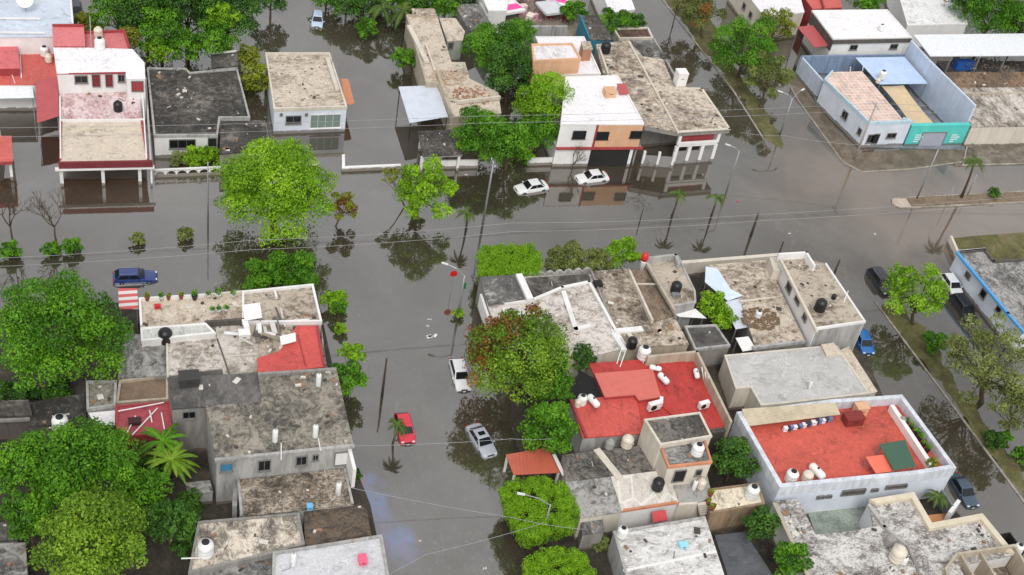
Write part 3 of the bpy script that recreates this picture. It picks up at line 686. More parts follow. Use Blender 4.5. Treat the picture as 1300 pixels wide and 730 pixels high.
    for x in (-hl * .62, hl * .6):
        for s in (-1, 1):
            wv = MB().tube([(x, s * (W - .2), .32), (x, s * (W + .015), .32)], .32, 20).build('wheel', RUBBER, t, raw=True)
            r_ = MB().tube([(x, s * (W), .32), (x, s * (W + .03), .32)], .19, 14).build('rim', GREYM, wv, raw=True)
    for s in (-1, 1):
        MB().box((-hl + .1, s * W * .66, top[1][1] - .05), (.16, .28, .11)).build('headlight', LAMPG, t, raw=True, bevel=.03)
        MB().box((hl - .07, s * W * .72, top[-2][1] - .12), (.16, .26, .18)).build('tail_light', TAILR, t, raw=True, bevel=.02)
        MB().box((bf + .25, s * (W + .08), zb + .02), (.14, .2, .13)).build('mirror', paint, t, raw=True, bevel=.03)
    MB().box((-hl - .01, 0, .46), (.08, W * 1.5, .16)).build('bumper', plain('bumper_plastic', (60, 60, 62), .6) if shape != 'sedan' else paint, t, raw=True, bevel=.02)
    MB().box((-hl + .005, 0, .66), (.05, W * .8, .14)).build('grille', BLACKP, t, raw=True)
    MB().box((-hl - .055, 0, .47), (.02, .3, .14)).build('number_plate', PLATE, t, raw=True)
    if roofrails:
        for s in (-1, 1): MB().bar((rf + .2, s * wr * .85, zr + .06), (rr - .1, s * wr * .85, zr + .06), .04).build('roof_rail', GREYM, t, raw=True)
    if shape == 'pickup':
        MB().box((1.65, 0, 1.115), (1.75, W * 1.62, .03)).build('bed_liner', plain('bed_liner', (46, 46, 48), .8), t, raw=True)
        for s in (-1, 1): MB().box((1.65, s * W * .9, 1.13), (1.9, .1, .09)).build('bed_rail', paint, t, raw=True, bevel=.02)
        MB().box((2.6, 0, 1.12), (.09, W * 1.8, .09)).build('tailgate', paint, t, raw=True, bevel=.02)
    else:
        MB().box(((rf + rr) / 2 - .1, 0, zr + .025), (.5, .7, .012)).build('sunroof', GLASS, t, raw=True) if col == (176, 180, 188) else None
    return t

# ---------------------------------------------------------------- roof things
PROTO = {}
def put(key, make, px, py, z, label, cat, name, group=None, rotz=0.0, zero=True, scale=1.0):
    p = P(px, py, z); z0 = z
    if key not in PROTO: o = make(); PROTO[key] = o
    else: o = copy_tree(PROTO[key])
    o.location = (p.x, p.y, z0); o.rotation_euler = (0, 0, rotz); o.scale = (scale,) * 3
    o['label'] = label; o['category'] = cat
    if 'group' in o.keys(): del o['group']
    if group: o['group'] = group
    return o
def e0(name): o = bpy.data.objects.new(name, None); COL.link(o); return o
def tank(px, py, z, label, col='black', scale=1.0):
    def mk():
        o = e0('water_tank'); mt = {'black': BLACKP, 'white': WHITEP, 'cream': plain('cream_plastic', (214, 204, 186), .5), 'grey': plain('grey_cement', (150, 146, 140), .8), 'blue': plain('blue_plastic', (50, 110, 170), .5)}[col]
        b = MB().lathe([(.5, 0), (.54, .05), (.54, .3), (.51, .34), (.54, .38), (.54, .62), (.51, .66), (.54, .7), (.54, .92), (.46, 1.08), (.26, 1.2), (.24, 1.22)], n=24).build('tank_body', mt, o, raw=True, smooth=True)
        MB().lathe([(.25, 1.2), (.26, 1.27), (.1, 1.31)], n=18).build('lid', BLACKP if col in ('white', 'black') else mt, o, raw=True)
        MB().tube([(.5, 0, .1), (.75, 0, .1), (.75, 0, .03)], .03, 6).build('outlet_pipe', WHITEP, o, raw=True)
        return o
    return put('tank' + col, mk, px, py, z, label, 'water tank', 'water_tank', None, rnd(0, 6), scale=scale * .8)
def gastank(px, py, z, label, rotz=0, scale=1.0):
    def mk():
        o = e0('gas_tank'); b = MB()
        pr = [(.02, -.62), (.16, -.6), (.25, -.5), (.27, -.4), (.27, .4), (.25, .5), (.16, .6), (.02, .62)]
        vs = []; n = 16
        for r, x in pr:
            for k in range(n): vs.append((x, r * math.cos(k * 2 * math.pi / n), .42 + r * math.sin(k * 2 * math.pi / n)))
        fs = [(i * n + k, i * n + (k + 1) % n, (i + 1) * n + (k + 1) % n, (i + 1) * n + k) for i in range(len(pr) - 1) for k in range(n)]
        b.add(vs, fs).build('tank_body', WHITEP, o, raw=True, smooth=True)
        for x in (-.35, .35): MB().box((x, 0, .09), (.06, .4, .18)).build('leg', GREYM, o, raw=True)
        MB().tube([(0, 0, .67), (0, 0, .78)], .07, 8).build('valve', DARKM, o, raw=True)
        return o
    return put('gas', mk, px, py, z, label, 'gas tank', 'gas_tank', None, rotz, scale=scale)
def heater(px, py, z, label, scale=1.0):
    def mk():
        o = e0('water_heater'); MB().lathe([(.2, .05), (.22, .1), (.22, 1.25), (.18, 1.35), (.05, 1.38)], n=16).build('heater_body', WHITEP, o, raw=True, smooth=True)
        MB().tube([(0, 0, 1.38), (0, 0, 1.55)], .05, 8).build('flue', GREYM, o, raw=True)
        MB().tube([(.2, 0, .5), (.35, 0, .5), (.35, 0, .03), (.9, -.3, .03)], .025, 5).build('pipe', GREYM, o, raw=True); return o
    return put('heater', mk, px, py, z, label, 'water heater', 'water_heater', None, rnd(0, 6), scale=scale)
def dish(px, py, z, label, rotz=0, scale=1.0):
    def mk():
        o = e0('satellite_dish'); n = 18; pr = [(.02, 0), (.25, .04), (.5, .15), (.52, .16), (.5, .18), (.25, .07), (.02, .03)]
        b = MB().lathe(pr, n=n); R = Matrix.Rotation(math.radians(50), 4, 'X'); b.v = [tuple(R @ Vector(v) + Vector((0, 0, .75))) for v in b.v]
        b.build('dish', WHITEP, o, raw=True, smooth=True); MB().tube([(0, 0, 0), (0, 0, .7)], .03, 6).build('mast', GREYM, o, raw=True)
        MB().tube([(0, -.1, .55), (0, -.75, 1.0)], .015, 5).build('feed_arm', GREYM, o, raw=True); return o
    return put('dish', mk, px, py, z, label, 'satellite dish', 'satellite_dish', None, rotz, scale=scale)
def acunit(px, py, z, label, rotz=0, scale=1.0):
    def mk():
        o = e0('air_conditioner'); MB().box((0, 0, .36), (.85, .34, .6)).build('casing', WHITEP, o, raw=True, bevel=.02)
        MB().tube([(-.12, -.165, .36), (-.12, -.19, .36)], .22, 18).build('fan_grille', BLACKP, o, raw=True)
        for x in (-.3, .3): MB().box((x, 0, .03), (.08, .36, .06)).build('foot', DARKM, o, raw=True)
        return o
    return put('ac', mk, px, py, z, label, 'air conditioner', 'air_conditioner', None, rotz, scale=scale)
POTM = {'green': LEAF['mid'], 'yel': LEAF['yellow']}
def pot(px, py, z, label, k='white', group=None, plant=True, r=.24):
    def mk():
        o = e0('potted_plant'); mt = {'white': WHITEP, 'black': BLACKP, 'clay': plain('clay', (150, 84, 56), .8)}[k]
        MB().lathe([(r * .7, 0), (r, .38), (r * 1.08, .4), (r * 1.08, .44), (r * .9, .44), (r * .85, .4)], n=14).build('pot', mt, o, raw=True, smooth=True)
        rng = np.random.default_rng(len(PROTO) + 5)
        meshobj('foliage', leaves_mesh('foliage', [(0, 0, .62, .26, .5), (.1, .1, .8, .18, .7), (-.12, .02, .7, .2, .3)], 90, .18, rng, (0, 0, 0), .3), LEAF['mid' if k != 'clay' else 'yellow'], o); return o
    return put('pot' + k, mk, px, py, z, label, 'potted plant', 'potted_plant', group, rnd(0, 6), scale=rnd(.85, 1.25))
def pipes(pts, label, r=.035, mat=None, name='pipe', cat='pipe', group=None):
    """pts: (px,py,z)"""
    q = [P(*p) for p in pts]; c = q[0]
    return tag(MB().tube(q, r, 6).build(name, mat or WHITEP, None, tuple(c)), label, cat, group)
def rubble(px, py, z, rpx, n, label, cols=None, kind=True, size=.2, seed=0, name='rubble'):
    size *= .55; n = int(n * 2.4)
    random.seed(seed + int(px)); c = P(px, py, z); R = rpx / ppm(px, py, z); m = MB()
    for i in range(n):
        a, q = rnd(0, 6.28), R * math.sqrt(random.random()); s = size * rnd(.3, 1.4)
        m.box((c.x + math.cos(a) * q, c.y + math.sin(a) * q * .8, z + s * .25), (s * rnd(.7, 2.2), s, s * rnd(.3, .9)), rnd(0, 3))
    o = m.build(name, cols or plain('broken_concrete', (150, 138, 122), .95, 0, .3), None, (c.x, c.y, z)); return tag(o, label, 'rubble', None, 'stuff' if kind else None)
def crate(px, py, z, size, mat, label, name='box', cat='box', rotz=0.0, lid=True):
    p = P(px, py, z); o = thing(name, label, cat, (p.x, p.y, z)); o.rotation_euler = (0, 0, rotz); sx, sy, sz = size
    m = MB(); m.box((0, 0, sz * .46), (sx * .94, sy * .94, sz * .92)); m.build('body', mat, o, raw=True, bevel=.015)
    MB().box((0, 0, sz * .96), (sx, sy, sz * .08)).build('lid', mat, o, raw=True, bevel=.01)
    MB().box((0, -sy * .48, sz * .6), (sx * .3, .05, .05)).build('handle', DARKM, o, raw=True); return o

# ---------------------------------------------------------------- poles and cables
def pole(base, top, label, mat=None, r=.13, z=None, arms=None, name='utility_pole', cat='utility pole', cross=None, group=None, lamp=None):
    """height found from where its top shows; upright"""
    b = P(*base, 0); lo, hi = 1.0, 14.0
    h = z
    if h is None:
        best = None
        for k in range(20, 140):
            q = P(top[0], top[1], k / 10); e = math.hypot(q.x - b.x, q.y - b.y)
            if best is None or e < best[0]: best = (e, k / 10)
        h = best[1]
    t = thing(name, label, cat, (b.x, b.y, -.5), group)
    MB().tube([(b.x, b.y, -.5), (b.x, b.y, h)], [r * 1.25, r * .75], 10).build('shaft', mat or CONC, t, smooth=True)
    for (ex, ey, ez) in (arms or []):     # lamp arms: metres from the top
        e = Vector((b.x + ex, b.y + ey, h + ez)); m = MB().tube([(b.x, b.y, h - .1), (b.x + ex * .5, b.y + ey * .5, h + ez * .75), tuple(e)], [.05, .045, .04], 6); a = m.build('arm', GREYM, t)
        d = Vector((ex, ey, 0)).normalized(); MB().bar(e, e + d * .7 + Vector((0, 0, .02)), .24, .12).build('lamp_head', plain('lamp_housing', (205, 205, 205), .4), t, bevel=.03)
    for (dx, dy, zz, ln) in (cross or []):
        d = Vector((dx, dy, 0)).normalized() * ln / 2; cb = MB().bar((b.x - d.x, b.y - d.y, h - zz), (b.x + d.x, b.y + d.y, h - zz), .1).build('crossarm', mat or CONC, t)
        for u in (-.9, 0, .9): MB().tube([(b.x + d.x * u, b.y + d.y * u, h - zz + .05), (b.x + d.x * u, b.y + d.y * u, h - zz + .22)], .05, 6).build('insulator', WHITEP, cb)
    return t
def cable(pts, z, label, r=.02, sag=.5, group='power cables over the flooded streets', mat=None):
    q = [P(x, y, z) for x, y in pts]; o = []
    for a, b in zip(q, q[1:]):
        for k in range(10): u = k / 10; p = a.lerp(b, u); p.z -= sag * 4 * u * (1 - u) * 0.6; o.append(p)
    o.append(q[-1]); return tag(MB().tube(o, r, 5, False).build('power_cable', mat or plain('cable', (150, 150, 152), .5), None, tuple(o[0])), label, 'cable', group)
# ---------------------------------------------------------------- palette of walls and roofs
WW = wallmat((232, 230, 227), .09); WB = wallmat((218, 224, 234), .12); WC = wallmat((214, 205, 190), .25); WG = wallmat((150, 146, 140), .5)
WBE = wallmat((188, 175, 155), .35); WO = wallmat((220, 174, 138), .15); WDK = wallmat((96, 90, 84), .5); WT = wallmat((92, 205, 196), .2)
WRED = wallmat((164, 66, 68), .25); WDR = wallmat((124, 48, 54), .3); WTEAL = wallmat((48, 128, 148), .4); WGR = wallmat((178, 176, 172), .55)
LT, BG, GY = (212, 204, 196), (196, 182, 164), (150, 147, 142)
def Rlight(c=.62, b=.2, s=1.0, **k): return roofmat((208, 200, 190), (160, 149, 136), (98, 89, 79), c, b, s, **k)
def Rbeige(c=.5, b=.3, s=1.0, **k): return roofmat((206, 192, 174), (160, 144, 126), (92, 82, 72), c, b, s, **k)
def Rdirty(c=.45, b=.5, s=1.0, **k): return roofmat((186, 173, 156), (128, 115, 99), (74, 67, 59), c, b, s, **k)
def Rgrey(c=.45, b=.4, s=1.0, **k): return roofmat((168, 165, 160), (118, 116, 112), (80, 78, 76), c, b, s, **k)
def Rdark(c=.35, b=.6, s=1.0, **k): return roofmat((128, 122, 114), (86, 82, 76), (62, 59, 55), c, b, s, **k)
def Rwhite(c=.9, b=0.0, s=1.0): return roofmat((232, 228, 230), (224, 220, 220), (190, 184, 178), c, b, s)
def Rred(c=.75, b=.05, s=1.0, col=(200, 98, 90)): return roofmat(col, tuple(int(q * .95) for q in col), tuple(int(q * .72) for q in col), c, b, s, rough=.7)
SHW = sheetmat((206, 212, 222), .25, ang=1.4); SHG = sheetmat((168, 172, 176), .25); SHB = sheetmat((188, 208, 236), .3, ang=.3)
SHR = sheetmat((178, 82, 84), .3, ang=1.5); SHBE = sheetmat((196, 182, 154), .3, ang=1.4, rust=.5); BLK = plain('black_cloth', (26, 26, 28), .8)

# ================= top left block
h = House('warehouse', 'wide pale grey metal roofed building in the top left corner', [(-60, -30), (88, -30), (93, 30), (70, 46), (-60, 48)], 6, 'building')
h.mass([(-60, -30), (88, -30), (93, 32), (72, 46), (-60, 48)], 6, WW, roofmat((196, 204, 216), (186, 194, 206), (150, 154, 160), .8, 0, .6), par=.25, edges=[1], parmat=WW)
h.strip([(-60, 22), (50, 23)], 6.1, .15, .25, WW, 'roof_rib'); h.strip([(-60, 40), (56, 41)], 6.1, .15, .25, WW, 'roof_rib')
h = House('house', 'rambling red roofed house at the left edge of the top row', [(-60, 60), (70, 60), (74, 98), (-60, 107)], 3.6)
h.mass([(-60, 60), (68, 60), (74, 98), (43, 107), (-60, 107)], 3.6, WW, Rred(.8), base=-.7)
h.mass([(-60, 48), (21, 49), (25, 86), (-60, 87)], 4.7, WRED, Rred(.8, col=(204, 106, 108)))
h.mass([(26, 44), (67, 50), (67, 60), (26, 60)], 4.4, WG, roofmat((150, 150, 150), (128, 128, 128), (100, 100, 100), .6, 0))
h.strip([(25, 60), (27, 98)], 3.7, .12, .12, WW, 'roof_pipe'); h.strip([(12, 86), (19, 105)], 3.7, .08, .08, WW, 'roof_pipe')
canopy('white flat awning over the flooded carport of the far left red house', [(-60, 106), (41, 106), (43, 124), (-60, 126)], [3.3, 3.3, 3.1, 3.1], plain('white_sheet', (226, 228, 230), .5), posts=[2, 3])
canopy('tilted red sheet canopy beside the white two storey house', [(45, 103), (73, 97), (75, 147), (47, 156)], [3.9, 4.1, 3.2, 3.0], SHR, posts=[0, 1, 2, 3], base=-.7)
h = House('house', 'small red roofed porch with white pillars at the left edge above the bare tree', [(-60, 173), (14, 173), (16, 202), (-60, 208)], 3.1)
h.mass([(-60, 173), (14, 173), (16, 204), (-60, 209)], 3.1, WRED, Rred(.8), base=2.6, wallname='roof_beam').posts([(12.5, 203), (-30, 206), (13, 180)], 2.6, .28, WW)
h.mass([(-60, 160), (0, 160), (-2, 182), (-60, 184)], 2.6, WW, Rgrey())
h = House('house', 'white two storey house with red trim and a low stone coloured front roof', [(77, 124), (181, 124), (187, 205), (77, 205)], 3.2)
R1 = Rbeige(.8, .1, 1.4); R2 = roofmat((226, 206, 204), (196, 160, 160), (140, 90, 92), .55, .2, 2)
h.mass([(76, 118), (176, 118), (180, 152), (77, 153)], 3.2, WW, R2)
h.mass([(77, 153), (180, 152), (188, 204), (76, 205)], 3.25, WRED, R1, par=.18, edges=[1, 3], base=2.75, parmat=WRED, wallname='roof_beam')
h.mass([(77, 153), (180, 152), (184, 176), (77, 177)], 2.75, WW, R1, wallname='wall')
h.strip([(76, 206), (192, 204)], 2.75, .75, .3, WDR, 'fascia')
h.strip([(73, 214), (193, 211.5)], 2.5, .18, .5, WW, 'ledge')
h.strip([(77, 152), (181, 151)], 3.3, .3, .18, WW); h.strip([(181, 120), (186, 200)], 3.25, .3, .15, WW); h.strip([(76, 122), (77, 200)], 3.25, .3, .15, WW)
h.posts([(77, 212), (130, 211), (177, 210)], 2.5, .35, WW)
h.mass([(68, 60), (168, 63), (183, 80), (184, 100), (161, 100), (160, 91), (73, 93)], 6.0, WW, Rwhite(), base=-.7)
h.strip([(73, 92.5), (160, 91.5)], 5.82, .2, .14, WRED, 'fascia')
h.win((73, 93), (160, 92), 6, (95, 96, 111, 105)); h.win((73, 93), (160, 92), 6, (150, 94.5, 158, 103.5))
for a in ((117, 94, 127, 110), (134, 94, 143, 110)): h.win((73, 93), (160, 92), 6, a, 'door', WDR, bars=0)
h.win((161, 100), (184, 100), 6, (167, 103, 182, 116), 'door', WRED, bars=0)
h = House('house', 'red walled rooftop rooms behind the white two storey house', [(68, 34), (107, 34), (109, 58), (69, 58)], 6.2)
h.mass([(67, 34), (106, 34), (108, 58), (68, 58)], 6.3, WRED, Rred(.85, col=(208, 118, 120)), par=.3, edges=[0])
h.mass([(108, 43), (158, 41), (165, 63), (110, 63)], 5.6, WRED, Rred(.85, col=(200, 114, 116)), par=.3, edges=[0, 1], parmat=WRED)
wall('long white side wall right of the white two storey house', [(185, 98), (192, 218)], 1.9, .2, WW)
h = House('house', 'low white house under a blackened flat roof beside the big dark trees', [(187, 88), (300, 89), (317, 151), (197, 174)], 2.9)
h.mass([(187, 88), (236, 89), (241, 94), (301, 89), (317, 151), (279, 151), (276, 173), (196, 174)], 2.9, WW, Rdark(.35, .65), par=.18, parmat=WGR)
h.mass([(281, 152), (336, 154), (342, 190), (279, 196)], 2.6, WG, Rdark(.3, .5))
h.mass([(268, 69), (300, 66), (302, 84), (270, 87)], 3.5, WGR, Rdark(.4, .4), par=.15, edges=[0], parmat=WW)
h.win((197, 174), (277, 173), 2.9, (215, 177, 248, 188), bars=2); h.win((197, 174), (277, 173), 2.9, (264, 175, 275, 186), 'door', BLK, bars=0)
fn = thing('garden_wall', 'low white wall with a row of round arch openings before the blackened roof house', 'wall', tuple(P(196, 222, 0)))
a, b = P(196, 225, .0), P(280, 221, .0); d = (b - a).normalized()
MB().bar((a.x, a.y, -.1), (b.x, b.y, -.1), .2, .8).build('plinth', WW, fn); MB().bar((a.x, a.y, 1.0), (b.x, b.y, 1.0), .22, .14).build('coping', WW, fn)
for k in range(6):
    c = a.lerp(b, (k + .5) / 6); m = MB(); pts = [(c.x + d.x * .55 * math.cos(t), c.y + d.y * .55 * math.cos(t), .34 + .52 * math.sin(t)) for t in [math.pi * j / 10 for j in range(11)]]
    m.tube(pts, .07, 6).build('arch', WW, fn)
    if k: q = a.lerp(b, k / 6); MB().box((q.x, q.y, .6), (.2, .2, .9)).build('pier', WW, fn)

# ================= house in the water and the long ruinous row
h = House('house', 'pale blue fronted house standing in the water under a stained flat roof', [(337, 70), (418, 70), (443, 137), (348, 140)], 3.3)
h.mass([(337, 70), (418, 70), (440, 138), (348, 141)], 3.3, WB, Rbeige(.6, .35, 1.3), par=.28, parmat=WC)
h.strip([(348, 116), (389, 115)], 3.3, .06, .5, WDK, 'roof_step'); h.strip([(416, 74), (428, 112)], 3.5, .3, .5, WC, 'parapet')
h.win((348, 141), (440, 138), 3.3, (363, 147, 382, 157), bars=1); h.win((348, 141), (440, 138), 3.3, (394, 145, 432, 162), bars=3, frame=WW, pane=plain('greenish_glass', (120, 138, 130), .2))
for x in (357, 389): h.win((348, 141), (440, 138), 3.3, (x - 1.5, 144, x + 1.5, 147), 'wall_lamp', WG, bars=0)
h.sheet([(433, 100), (442, 100), (450, 131), (438, 133)], 2.7, plain('orange_slab', (196, 130, 96), .8), 'side_canopy', .12)
wall('low white front wall in the water between the blue fronted house and the metal carport', [(436, 197), (436, 212), (507, 209)], .55, .35, WW)
wall('short white wall stub in the water left of the lime green corner tree', [(394, 210), (402, 209)], .5, .3, WW)
canopy('silver ribbed metal carport roof standing in the flooded yard', [(506, 110), (555, 108), (569, 148), (520, 156)], [3.0, 3.0, 2.8, 2.8], SHW, posts=[0, 1, 2, 3], base=-.6, postmat=DARKM)
h = House('house', 'long narrow house with a broken crumbling beige roof', [(517, 21), (555, 22), (632, 118), (575, 148)], 3.6)
h.mass([(516, 20), (555, 22), (573, 79), (590, 79), (596, 100), (632, 117), (636, 143), (575, 148), (556, 106), (541, 106)], 3.6, WBE, Rbeige(.68, .25, 2.2), par=.2, edges=[0, 9, 8, 7], parmat=WBE)
h.mass([(523, 11), (551, 11), (554, 19), (525, 19)], 3.9, WBE, Rbeige())
h.strip([(520, 33), (541, 76)], 3.7, .35, .6, WC, 'roof_step'); h.strip([(541, 56), (552, 88)], 3.7, .25, .25, WC, 'parapet'); h.strip([(556, 92), (566, 118)], 3.7, .5, .4, WBE, 'broken_wall'); h.strip([(582, 128), (634, 122)], 3.7, .45, .3, WC, 'broken_wall')
rubble(567, 98, 3.72, 22, 110, 'heap of broken masonry on the long crumbling beige roof', plain('beige_rubble', (196, 172, 148), .95, 0, .3))
rubble(600, 120, 3.72, 26, 90, 'brick and plaster rubble near the front of the long crumbling roof', plain('brick_rubble', (168, 118, 92), .95, 0, .3))
h = House('house', 'small annex with a grey door leaning against the long crumbling house', [(557, 23), (589, 23), (590, 42), (568, 52)], 3.3)
h.mass([(558, 23), (578, 23), (590, 40), (587, 51), (568, 52)], 3.3, wallmat((176, 182, 170), .3), Rbeige(.6, .2))
h.win((568, 52), (587, 51), 3.3, (569, 54, 575, 62), 'door', WDK, bars=0)
h = House('house', 'grey flat roofed house wedged between the round treetop and the pink market yard', [(580, 6), (620, 8), (625, 30), (592, 36)], 3.2)
h.mass([(578, 6), (612, 5), (622, 28), (596, 40)], 3.2, WG, Rgrey(.4, .5)); h.strip([(610, 4), (625, 30)], 3.2, 1.2, .3, WGR, 'side_wall', -3)
h = House('gatehouse', 'flat dark slab over the garden gate left of the front trees', [(531, 166), (573, 164), (587, 195), (537, 197)], 2.5, 'gate porch')
h.mass([(531, 167), (573, 165), (587, 196), (537, 198)], 2.5, WGR, Rdark(.4, .5), base=2.2, wallname='roof_beam').posts([(536, 199), (583, 197), (535, 172), (571, 170), (553, 198)], 2.2, .3, WW)
wall('white front garden wall with red gate post under the front trees', [(538, 204), (606, 203)], 1.15, .22, WW)
wall('low white wall left of the big garage house ending at a red post', [(672, 201), (705, 200)], 1.0, .25, WW)

# ================= market yard, walls at the top
h = House('shop', 'white flat roofed building at the top behind the pink tents', [(605, -30), (646, -30), (646, 15), (622, 15)], 4, 'building')
h.mass([(600, -30), (645, -30), (643, 15), (620, 15)], 4, WW, Rwhite(), par=.2)
h = House('house', 'white roofed building behind the bushes at the top centre', [(762, -30), (792, -30), (806, 12), (776, 16)], 3.6)
h.mass([(755, -30), (790, -30), (806, 12), (775, 16)], 3.6, WW, Rwhite())
PINK = plain('pink_canvas', (232, 84, 160), .8); CANV = plain('white_canvas', (226, 224, 222), .8)
for i, (x, y, rz, lab, mt) in enumerate([(644, 24, .3, 'white and bright pink tent nearest the grey yard wall', 0), (651, 6, .1, 'white tent with a grey stripe at the top of the market yard', 1), (692, 5, .5, 'pale pink tent in the middle of the market yard', 2), (706, 15, -.3, 'round pink patched tent beside the bushes', 0), (697, 25, .2, 'crumpled grey white tent by the long wall', 3)]):
    p = P(x, y, 0); t = thing('market_tent', lab, 'tent', (p.x, p.y, .1), 'tents in the market yard'); a = 1.7
    m = MB(); vs = [(-a, -a, 2.1), (a, -a, 2.1), (a, a, 2.1), (-a, a, 2.1), (-.15, 0, 3.0), (.15, 0, 3.0), (-a, -a, 1.75), (a, -a, 1.75), (a, a, 1.75), (-a, a, 1.75)]
    c, s = math.cos(rz), math.sin(rz); vs = [(u * c - v * s + p.x, u * s + v * c + p.y, w_) for u, v, w_ in vs]
    m.add(vs, [(0, 1, 5, 4), (2, 3, 4, 5), (1, 2, 5), (3, 0, 4), (6, 7, 1, 0), (7, 8, 2, 1), (8, 9, 3, 2), (9, 6, 0, 3)]).build('canvas', [CANV, CANV, plain('pale_pink_canvas', (232, 196, 214), .8), plain('grey_canvas', (200, 202, 204), .8)][mt], t)
    if mt == 0:
        MB().add([((vs[0][0] * .8 + vs[4][0] * .2), (vs[0][1] * .8 + vs[4][1] * .2), 2.32), ((vs[1][0] * .8 + vs[5][0] * .2), (vs[1][1] * .8 + vs[5][1] * .2), 2.32), ((vs[1][0] * .35 + vs[5][0] * .65), (vs[1][1] * .35 + vs[5][1] * .65), 2.74), ((vs[0][0] * .35 + vs[4][0] * .65), (vs[0][1] * .35 + vs[4][1] * .65), 2.74)], [(0, 1, 2, 3)]).build('pink_panel', PINK, t)
    for q in vs[:4]: MB().tube([(q[0], q[1], .1), (q[0], q[1], 2.1)], .04, 6).build('post', GREYM, t)
random.seed(5)
for i in range(9):
    x, y = rnd(660, 720), rnd(3, 28); cm = [(150, 60, 60), (226, 214, 200), (90, 80, 74), (220, 160, 180), (235, 235, 235)][i % 5]
    crate(x, y, .1, (rnd(.8, 1.5), rnd(.5, 1), rnd(.5, 1.1)), plain('stall_box', cm, .7), 'crates and small stalls strewn over the market yard', 'market_stall', 'stall', rnd(0, 3))['group'] = 'small stalls in the market yard'
rubble(688, 12, .1, 40, 160, 'scattered goods and litter between the market tents', plain('litter', (190, 150, 150), .9, 0, .4), size=.3)
wall('long grey wall closing the market yard', [(664, 33), (719, 33)], 3.0, .3, WGR)
h = House('house', 'white flat roof with an orange rooftop room beside the treetops', [(694, 48), (740, 48), (762, 95), (716, 96)], 5.8)
h.mass([(680, 48), (741, 48), (762, 95), (700, 96)], 5.8, WW, Rwhite(.8), par=.15)
h.mass([(675, 58), (726, 57), (737, 76), (677, 79)], 8.0, WO, Rwhite(.5), par=.22, parmat=WO, base=5)
h.mass([(738, 53), (749, 53), (752, 62), (741, 63)], 7.6, wallmat((176, 126, 100), .3), Rbeige(), base=5.6)
h = House('house', 'dark roofed house with a teal painted side wall below the bushes', [(736, 20), (759, 20), (779, 51), (748, 50)], 4.2)
h.mass([(736, 20), (759, 20), (779, 51), (748, 50)], 4.2, WTEAL, Rdark(.3, .2), par=.15, edges=[3], parmat=WTEAL)
h = House('house', 'two storey white and orange house with a wide black garage opening', [(719, 99), (784, 97), (816, 158), (713, 158)], 6.2)
h.mass([(718, 99), (784, 97), (817, 158), (712, 158)], 6.2, WW, Rwhite(), base=2.9, par=.12, edges=[0, 1, 3])
pl = h.plane((712, 158), (817, 158), 6.2)
def facade(h, pl, s0, s1, z0, z1, mat, name, dep=.08, prd=.0):
    a, d, n, L = pl; p = a + d * s0 + n * prd; q = a + d * s1 + n * prd
    h_ = MB().prism([(p.x, p.y), (q.x, q.y), (q.x + n.x * dep, q.y + n.y * dep), (p.x + n.x * dep, p.y + n.y * dep)], z0, z1); return h_.build(name, mat, h.root)
a_, d_, n_, L_ = pl; s_mid = h.hit(pl, 757, 172)[0]
facade(h, pl, s_mid, L_, 2.95, 6.1, WO, 'orange_panel'); facade(h, pl, s_mid - .25, s_mid, 2.8, 6.15, WRED, 'trim', .12); facade(h, pl, 0, L_ + .6, 2.72, 2.92, WRED, 'trim', .35)
for r in ((727, 166, 743, 175), (757, 167, 772, 176), (800, 166, 814, 174)): h.win((712, 158), (817, 158), 6.2, r, bars=1, frame=DARKM, out=.09)
# ground floor: white block to the left, open garage to the right
def gp(s, o, z=0): p = a_ + d_ * s + n_ * o; return (p.x, p.y)
s_g = h.hit(pl, 748, 200)[0]
MB().prism([gp(0, 0), gp(s_g, 0), gp(s_g, -9), gp(0, -9)], -.7, 2.9).build('wall', WW, h.root)
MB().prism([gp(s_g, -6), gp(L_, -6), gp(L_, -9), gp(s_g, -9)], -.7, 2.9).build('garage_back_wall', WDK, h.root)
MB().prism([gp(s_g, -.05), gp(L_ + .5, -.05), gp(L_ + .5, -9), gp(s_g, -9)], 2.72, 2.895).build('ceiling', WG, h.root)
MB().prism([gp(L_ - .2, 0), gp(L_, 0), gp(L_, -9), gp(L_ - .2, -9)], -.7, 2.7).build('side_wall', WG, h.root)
MB().prism([gp(L_ - .9, .1), gp(L_ - .5, .1), gp(L_ - .5, -.3), gp(L_ - .9, -.3)], -.7, 2.72).build('pillar', WW, h.root)
MB().prism([gp(s_g, .05), gp(L_ - .9, .05), gp(L_ - .9, -.05), gp(s_g, -.05)], -.7, 2.7).build('garage_dark_sheet', plain('garage_shade', (34, 33, 32), .7), h.root)  # near-black sheet standing in for the shade inside the open garage
crate(773, 121, 6.25, (1.5, 1.3, .9), WO, 'orange skylight box on the white garage house roof', 'roof_hatch', 'roof hatch')
canopy('small red sheet leaning on the white roof beside the orange hatch', [(783, 106), (795, 106), (798, 119), (787, 120)], [7.1, 7.1, 6.5, 6.5], SHR, posts=[0, 1], base=6.3)
